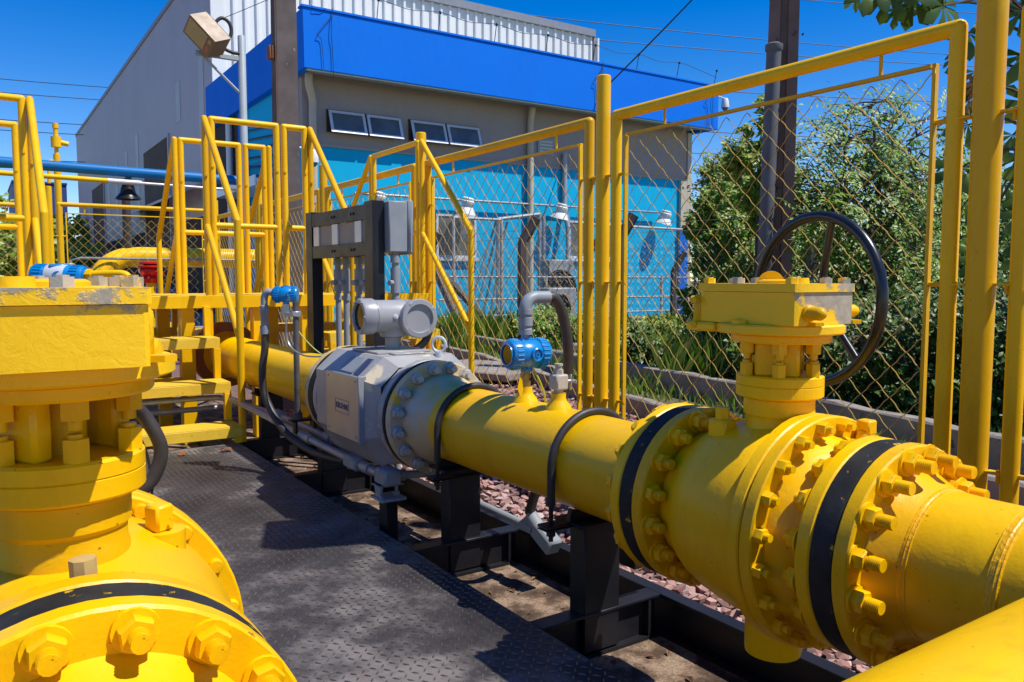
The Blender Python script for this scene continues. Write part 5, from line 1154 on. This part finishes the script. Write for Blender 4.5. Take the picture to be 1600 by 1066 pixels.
def leaf_faces(m, c, d, L, w, nrm, curl=.25):
    d = d.normalized(); d = (d-SUNV*(d.dot(SUNV)*.75)).normalized(); s = d.cross(nrm)
    if s.length < 1e-4: s = V((1, 0, 0))
    s.normalize(); n2 = s.cross(d)
    m.add([c, c+d*(L*.45)+s*w+n2*(w*curl), c+d*L-n2*(L*.12), c+d*(L*.45)-s*w+n2*(w*curl), c+d*(L*.5)], [[0, 1, 4], [1, 2, 4], [2, 3, 4], [3, 0, 4]])
def rv(): 
    while True:
        q = V((R.uniform(-1, 1), R.uniform(-1, 1), R.uniform(-1, 1)))
        if .02 < q.length < 1: return q
SUNV = V((-.15, -1.0, 1)).normalized()
def tree(name, label, cat, base, blobs, nleaf, L, mat, group=None, spray=False, trunk_r=.07, twigs=40, droop=.3, dens=.5, limb=True):
    """trunk and limbs to each crown clump; leaves gathered on twigs around the clumps"""
    base = V(base); t = thing(name, label, cat, base, group)
    tm = MB(); tips = []
    fork = base+V((0, 0, (blobs[0][0].z-base.z)*.45 if limb else .1))
    if limb: tm.tube(spline([base-V((0, 0, .1)), base.lerp(fork, .5)+rv()*.06, fork], 4), [trunk_r*(1-.05*k) for k in range(9)], 8)
    tot = sum(b[1].x*b[1].y*b[1].z for b in blobs)
    lm = MB()
    for c, rad in blobs:
        if limb: tm.tube(spline([fork-V((0, 0, .05)), fork.lerp(c, .5)+rv()*.18, c], 4), [trunk_r*.6*(1-.08*k) for k in range(9)], 6)
        share = rad.x*rad.y*rad.z/tot; nt = max(4, int(twigs*share)); nl = int(nleaf*share/nt)
        for k in range(nt):
            q = rv(); q = q.normalized()*(q.length**dens); tip = c+V((q.x*rad.x, q.y*rad.y, q.z*rad.z))
            st = c.lerp(tip, .3)+V((R.uniform(-.35, .35)*rad.x, R.uniform(-.35, .35)*rad.y, R.uniform(-.4, .1)*rad.z)); mid = st.lerp(tip, .55)+rv()*.05; tw = spline([st, mid, tip-V((0, 0, droop*.1))], 3); tm.tube(tw, [.012, .011, .010, .008, .007, .005, .004][:len(tw)], 4)
            out = (tip-c); out = out.normalized() if out.length > .01 else V((0, 0, 1))
            if spray:
                ns = max(1, nl//9)
                for s_ in range(ns):
                    o_ = st.lerp(tip, R.uniform(.3, 1))+rv()*.06; d = (out*.8+rv()*.9+V((0, 0, -droop))).normalized(); nn = (SUNV+rv()*.5).normalized(); sd = d.cross(nn).normalized(); ln = L*R.uniform(3.0, 4.6)
                    for j in range(9):
                        f = (j//2+1)/5; p = o_+d*(ln*f)-V((0, 0, droop*ln*f*f*.5)); sg = 1 if j % 2 else -1
                        dd = (d*.45+sd*sg*.9+V((0, 0, -.25))) if j < 8 else d
                        leaf_faces(lm, p, dd, L*R.uniform(.8, 1.15), L*.17, nn)
            else:
                for j in range(nl):
                    p = st.lerp(tip, R.uniform(.25, 1.05))+rv()*(.16*min(1, rad.x)); d = out*.5+rv()+V((0, 0, -droop)); leaf_faces(lm, p, d, L*R.uniform(.6, 1.25), L*R.uniform(.22, .34), (SUNV+rv()*.75).normalized())
    if tm.v: tm.build('trunk' if limb else 'stems', BARK, t)
    lm.build('crown' if limb else 'foliage', mat, t, 80)
    return t
# feathery tree right of the reddish pole
def at(px, py, dep):
    F = 1250.; yaw = math.radians(33.823); fx, fy = math.sin(yaw), math.cos(yaw); u = (px-800)/F
    return V((dep*(fx+u*fy), dep*(fy-u*fx), 1.1-(py-437)/F*dep))
def blob(px, py, dep, rx, rz, ry=None): return (at(px, py, dep), V((rx, ry or rx, rz)))
gz = -.15
def foot(px, dep): q = at(px, 437, dep); return (q.x, q.y, gz)
tree('feathery_tree', 'feathery light green tree with drooping leaf sprays just right of the reddish pole', 'tree', foot(1355, 9.3), [blob(1340, 300, 9.3, .95, .65), blob(1310, 215, 9.2, .55, .45), blob(1390, 215, 9.4, .70, .45), blob(1350, 170, 9.3, .5, .32), blob(1430, 290, 9.3, .55, .5), blob(1290, 330, 9.0, .6, .5), blob(1400, 380, 9.2, .8, .5)], 11000, .09, LEAF_A, None, True, .06, 330, .35)
tree('pale_leaved_tree', 'tall thin tree with pale broad leaves showing just left of the reddish pole', 'tree', foot(1180, 12.0), [blob(1195, 200, 12, .35, .45), blob(1180, 255, 12, .5, .5), blob(1205, 310, 12, .5, .5)], 2200, .14, LEAF_B, None, False, .05, 70, .5)
hz = [(1112, 385, 16.0, .6, 1.3, 'narrow pale bush hard against the right corner of the cyan building', LEAF_A), (1130, 290, 17.5, 1.0, 1.1, 'pale bush rising behind the others right of the cyan building', LEAF_B), (1145, 320, 15.5, .75, 1.0, 'round olive bush at the right corner of the cyan building', LEAF_B), (1185, 380, 14.0, .95, 1.1, 'dense green bush between the cyan building and the reddish pole', LEAF_A), (1150, 455, 12.5, .6, .65, 'low tangled bush in front of the building corner', LEAF_B),
      (1280, 400, 12.5, 1.5, 1.2, 'dense green bush seen through the handwheel', LEAF_A), (1440, 400, 11.5, 1.6, 1.3, 'bright green bush behind the mesh right of the handwheel', LEAF_A), (1560, 330, 11.0, 1.5, 1.5, 'tall green bush behind the tall thick fence post', LEAF_A)]
for px, py, dep, rx, rz, lab, mt in hz:
    c = at(px, py, dep); bl_ = [(c, V((rx*.8, rx*.8, rz*.75)))]+[(c+V((R.uniform(-.9, .9)*rx, R.uniform(-.9, .9)*rx, R.uniform(-1.0, .8)*rz)), V((rx*R.uniform(.25, .55), rx*.4, rz*R.uniform(.25, .5)))) for k in range(8)]
    tree('leafy_bush', lab, 'bush', foot(px, dep), bl_, 9000, .085, mt, 'bushes along the boundary', False, .05, 260, .3, .42)
dk_ = [(1250, 560, 8.2, .7, .55, 'shady low bush under the handwheel', LEAF_D), (1350, 540, 8.0, .9, .75, 'dark leafy bush behind the lower right of the handwheel', LEAF_D), (1440, 580, 7.4, .8, .7, 'dark bush on the bank left of the fence posts', LEAF_D), (1530, 560, 7.2, .9, .9, 'dark bush on the bank behind the tall thick fence post', LEAF_D), (1620, 540, 6.9, .9, 1., 'dark bush on the bank at the right edge', LEAF_D),
       (1040, 530, 11.5, .6, .35, 'small weedy bush in the grass right of the bent post', LEAF_B), (860, 505, 15, .9, .35, 'small garden shrub behind the blue transmitter', LEAF_A), (1000, 540, 11, .5, .3, 'small dark weed clump beside the bent post', LEAF_D), (1150, 530, 9.8, .7, .45, 'weedy bush left of the yellow gearbox', LEAF_D)]
for px, py, dep, rx, rz, lab, mt in dk_:
    c = at(px, py, dep); bl_ = [(c, V((rx, rx, rz)))]+[(c+V((R.uniform(-.8, .8)*rx, R.uniform(-.8, .8)*rx, R.uniform(-.9, .4)*rz)), V((rx*.5, rx*.5, rz*.5))) for k in range(3)]
    tree('low_bush', lab, 'bush', foot(px, dep), bl_, 3600, .08, mt, 'low bushes on the bank', False, .03, 90, .3, .5)
for px, py, dep, rx, rz, lab in ((30, 385, 40, 3.2, 1.7, 'distant green tree at the left edge beyond the far fence'), (-40, 360, 46, 3.6, 2.4, 'distant taller tree cut by the left edge'), (105, 385, 60, 2.6, 2.4, 'distant tree beside the end of the grey hall'), (75, 395, 50, 2.4, 1.6, 'distant tree between the left platform rail and the vent pipe')):
    c = at(px, py, dep); bl_ = [(c, V((rx, rx, rz)))]+[(c+V((R.uniform(-.9, .9)*rx, R.uniform(-.9, .9)*rx, R.uniform(-.8, .6)*rz)), V((rx*.5, rx*.5, rz*.5))) for k in range(5)]
    tree('distant_tree', lab, 'tree', foot(px, dep), bl_, 3000, .42, LEAF_B, 'distant trees at the left', False, .18, 110, .3)
# broad leaved tree at the right edge
bt = thing('broad_leaved_tree', 'tree with huge hand shaped leaves hanging over the top right of the fence', 'tree', foot(1640, 6.2))
tb = MB(); base = V(foot(1640, 6.2)); hub = at(1610, 60, 6.2)
tb.tube(spline([base, base+V((.05, 0, 1.2)), hub, hub+V((-.1, .2, 1.2))], 5), [.07]*6+[.055]*5+[.045]*5, 8)
lf = MB()
def palm_leaf(c, ax, nrm, Rl):
    ax = ax.normalized(); s = ax.cross(nrm).normalized(); n2 = s.cross(ax)
    for k in range(7):
        a = -2.15+4.3*k/6; d = ax*math.cos(a)+s*math.sin(a); sd = d.cross(n2).normalized(); L = Rl*(1-.16*abs(a)/2.15)*R.uniform(.92, 1.05); dr = n2*(-L*.18)
        ps = [c, c+d*L*.45+sd*L*.12, c+d*L*.78+sd*L*.20+dr*.4, c+d*L+dr, c+d*L*.78-sd*L*.20+dr*.4, c+d*L*.45-sd*L*.12, c+d*L*.6+n2*(L*.03)]
        lf.add(ps, [[0, 1, 6], [1, 2, 6], [2, 3, 6], [3, 4, 6], [4, 5, 6], [5, 0, 6]])
view = at(1500, 200, 1)-V((0, 0, 1.1)); 
spots = [(1455, 22, 6.0, .27), (1372, 4, 5.9, .22), (1410, 12, 6.1, .22), (1345, -8, 5.9, .24), (1430, -6, 6.1, .24), (1495, 62, 6.3, .22), (1508, 120, 6.5, .26), (1500, 200, 6.6, .22), (1575, 30, 6.1, .22), (1580, 95, 6.3, .26), (1590, 165, 6.4, .25), (1570, 215, 6.6, .24), (1600, 250, 6.4, .28), (1492, 265, 6.9, .26), (1560, 290, 6.7, .26), (1600, 330, 6.5, .28), (1512, 155, 6.7, .24), (1585, 5, 6.5, .26), (1530, -12, 6.4, .26), (1470, -20, 6.3, .26), (1610, 110, 6.8, .3), (1500, 320, 7.1, .24), (1600, 400, 6.6, .26), (1520, 400, 7., .25), (1480, 95, 6.9, .18), (1385, 28, 6.2, .16), (1330, -2, 6.3, .2)]
for px, py, dep, Rl in spots:
    c = at(px, py, dep); j = hub+V((R.uniform(-.15, .15), R.uniform(-.15, .15), R.uniform(-.6, .7))); 
    b0 = at(1600, min(py+10, 240), 6.3)
    tb.tube(spline([b0 if py > 20 else hub, b0.lerp(c, .5)+V((0, 0, .08)), c], 4), [.018, .016, .014, .012, .011, .010, .009, .008, .007], 5)
    palm_leaf(c, V((R.uniform(-.6, .6), R.uniform(-.6, .6), -1)), (-view+rv()*.8+V((0, 0, .9))).normalized(), Rl*R.uniform(.9, 1.1))
tb.tube(spline([hub, at(1540, 15, 6.2), at(1470, 0, 6.1), at(1390, -18, 6.0)], 5), .022, 6)
tb.build('trunk', BARK, bt); lf.build('crown', LEAF_P, bt, 80)
for px, py, dep in ((1507, 140, 6.4), (1500, 165, 6.4), (1478, 290, 6.9)):
    lf = MB(); palm_leaf(at(px, py, dep), V((0, .2, -1)), rv().normalized(), .13); lf.build('dead_leaf', DRYL, bt, 80)

# ------------------------------------------------------------------ light, sky, camera
SD = V((.36, -.45, 1.0)).normalized()
elev = math.asin(SD.z); az = math.atan2(SD.x, SD.y)
su = bpy.data.lights.new('sun', 'SUN'); su.energy = 5.0; su.angle = math.radians(.5); su.color = (1, .955, .88)
so = bpy.data.objects.new('sun', su); COL.objects.link(so); so.rotation_euler = (-SD).to_track_quat('-Z', 'Y').to_euler(); so.location = (0, 0, 30)
W = bpy.data.worlds.new('World'); S.world = W; W.use_nodes = True; nt = W.node_tree
sk = nt.nodes.new('ShaderNodeTexSky'); sk.sky_type = 'NISHITA'; sk.sun_disc = False; sk.sun_elevation = elev; sk.sun_rotation = az; sk.air_density = 1.0; sk.dust_density = .05; sk.altitude = 700; sk.ozone_density = 2.5
hs = nt.nodes.new('ShaderNodeHueSaturation'); hs.inputs['Saturation'].default_value = 1.52; hs.inputs['Value'].default_value = 1.6; hs.inputs['Hue'].default_value = .515
nt.links.new(sk.outputs[0], hs.inputs['Color']); nt.links.new(hs.outputs[0], nt.nodes['Background'].inputs[0]); nt.nodes['Background'].inputs[1].default_value = .085
cam = bpy.data.cameras.new('camera'); co = bpy.data.objects.new('camera', cam); COL.objects.link(co); S.camera = co
cam.sensor_width = 36; cam.lens = 36*1250/1600; cam.clip_end = 2000; cam.clip_start = .02
co.location = (0, 0, 1.1); co.rotation_euler = (PI/2-math.radians(4.3917), 0, -math.radians(33.8231))
S.view_settings.view_transform = 'Standard'; S.view_settings.look = 'None'; S.view_settings.exposure = .25; S.view_settings.gamma = 1
S.render.resolution_x = 1024; S.render.resolution_y = 682
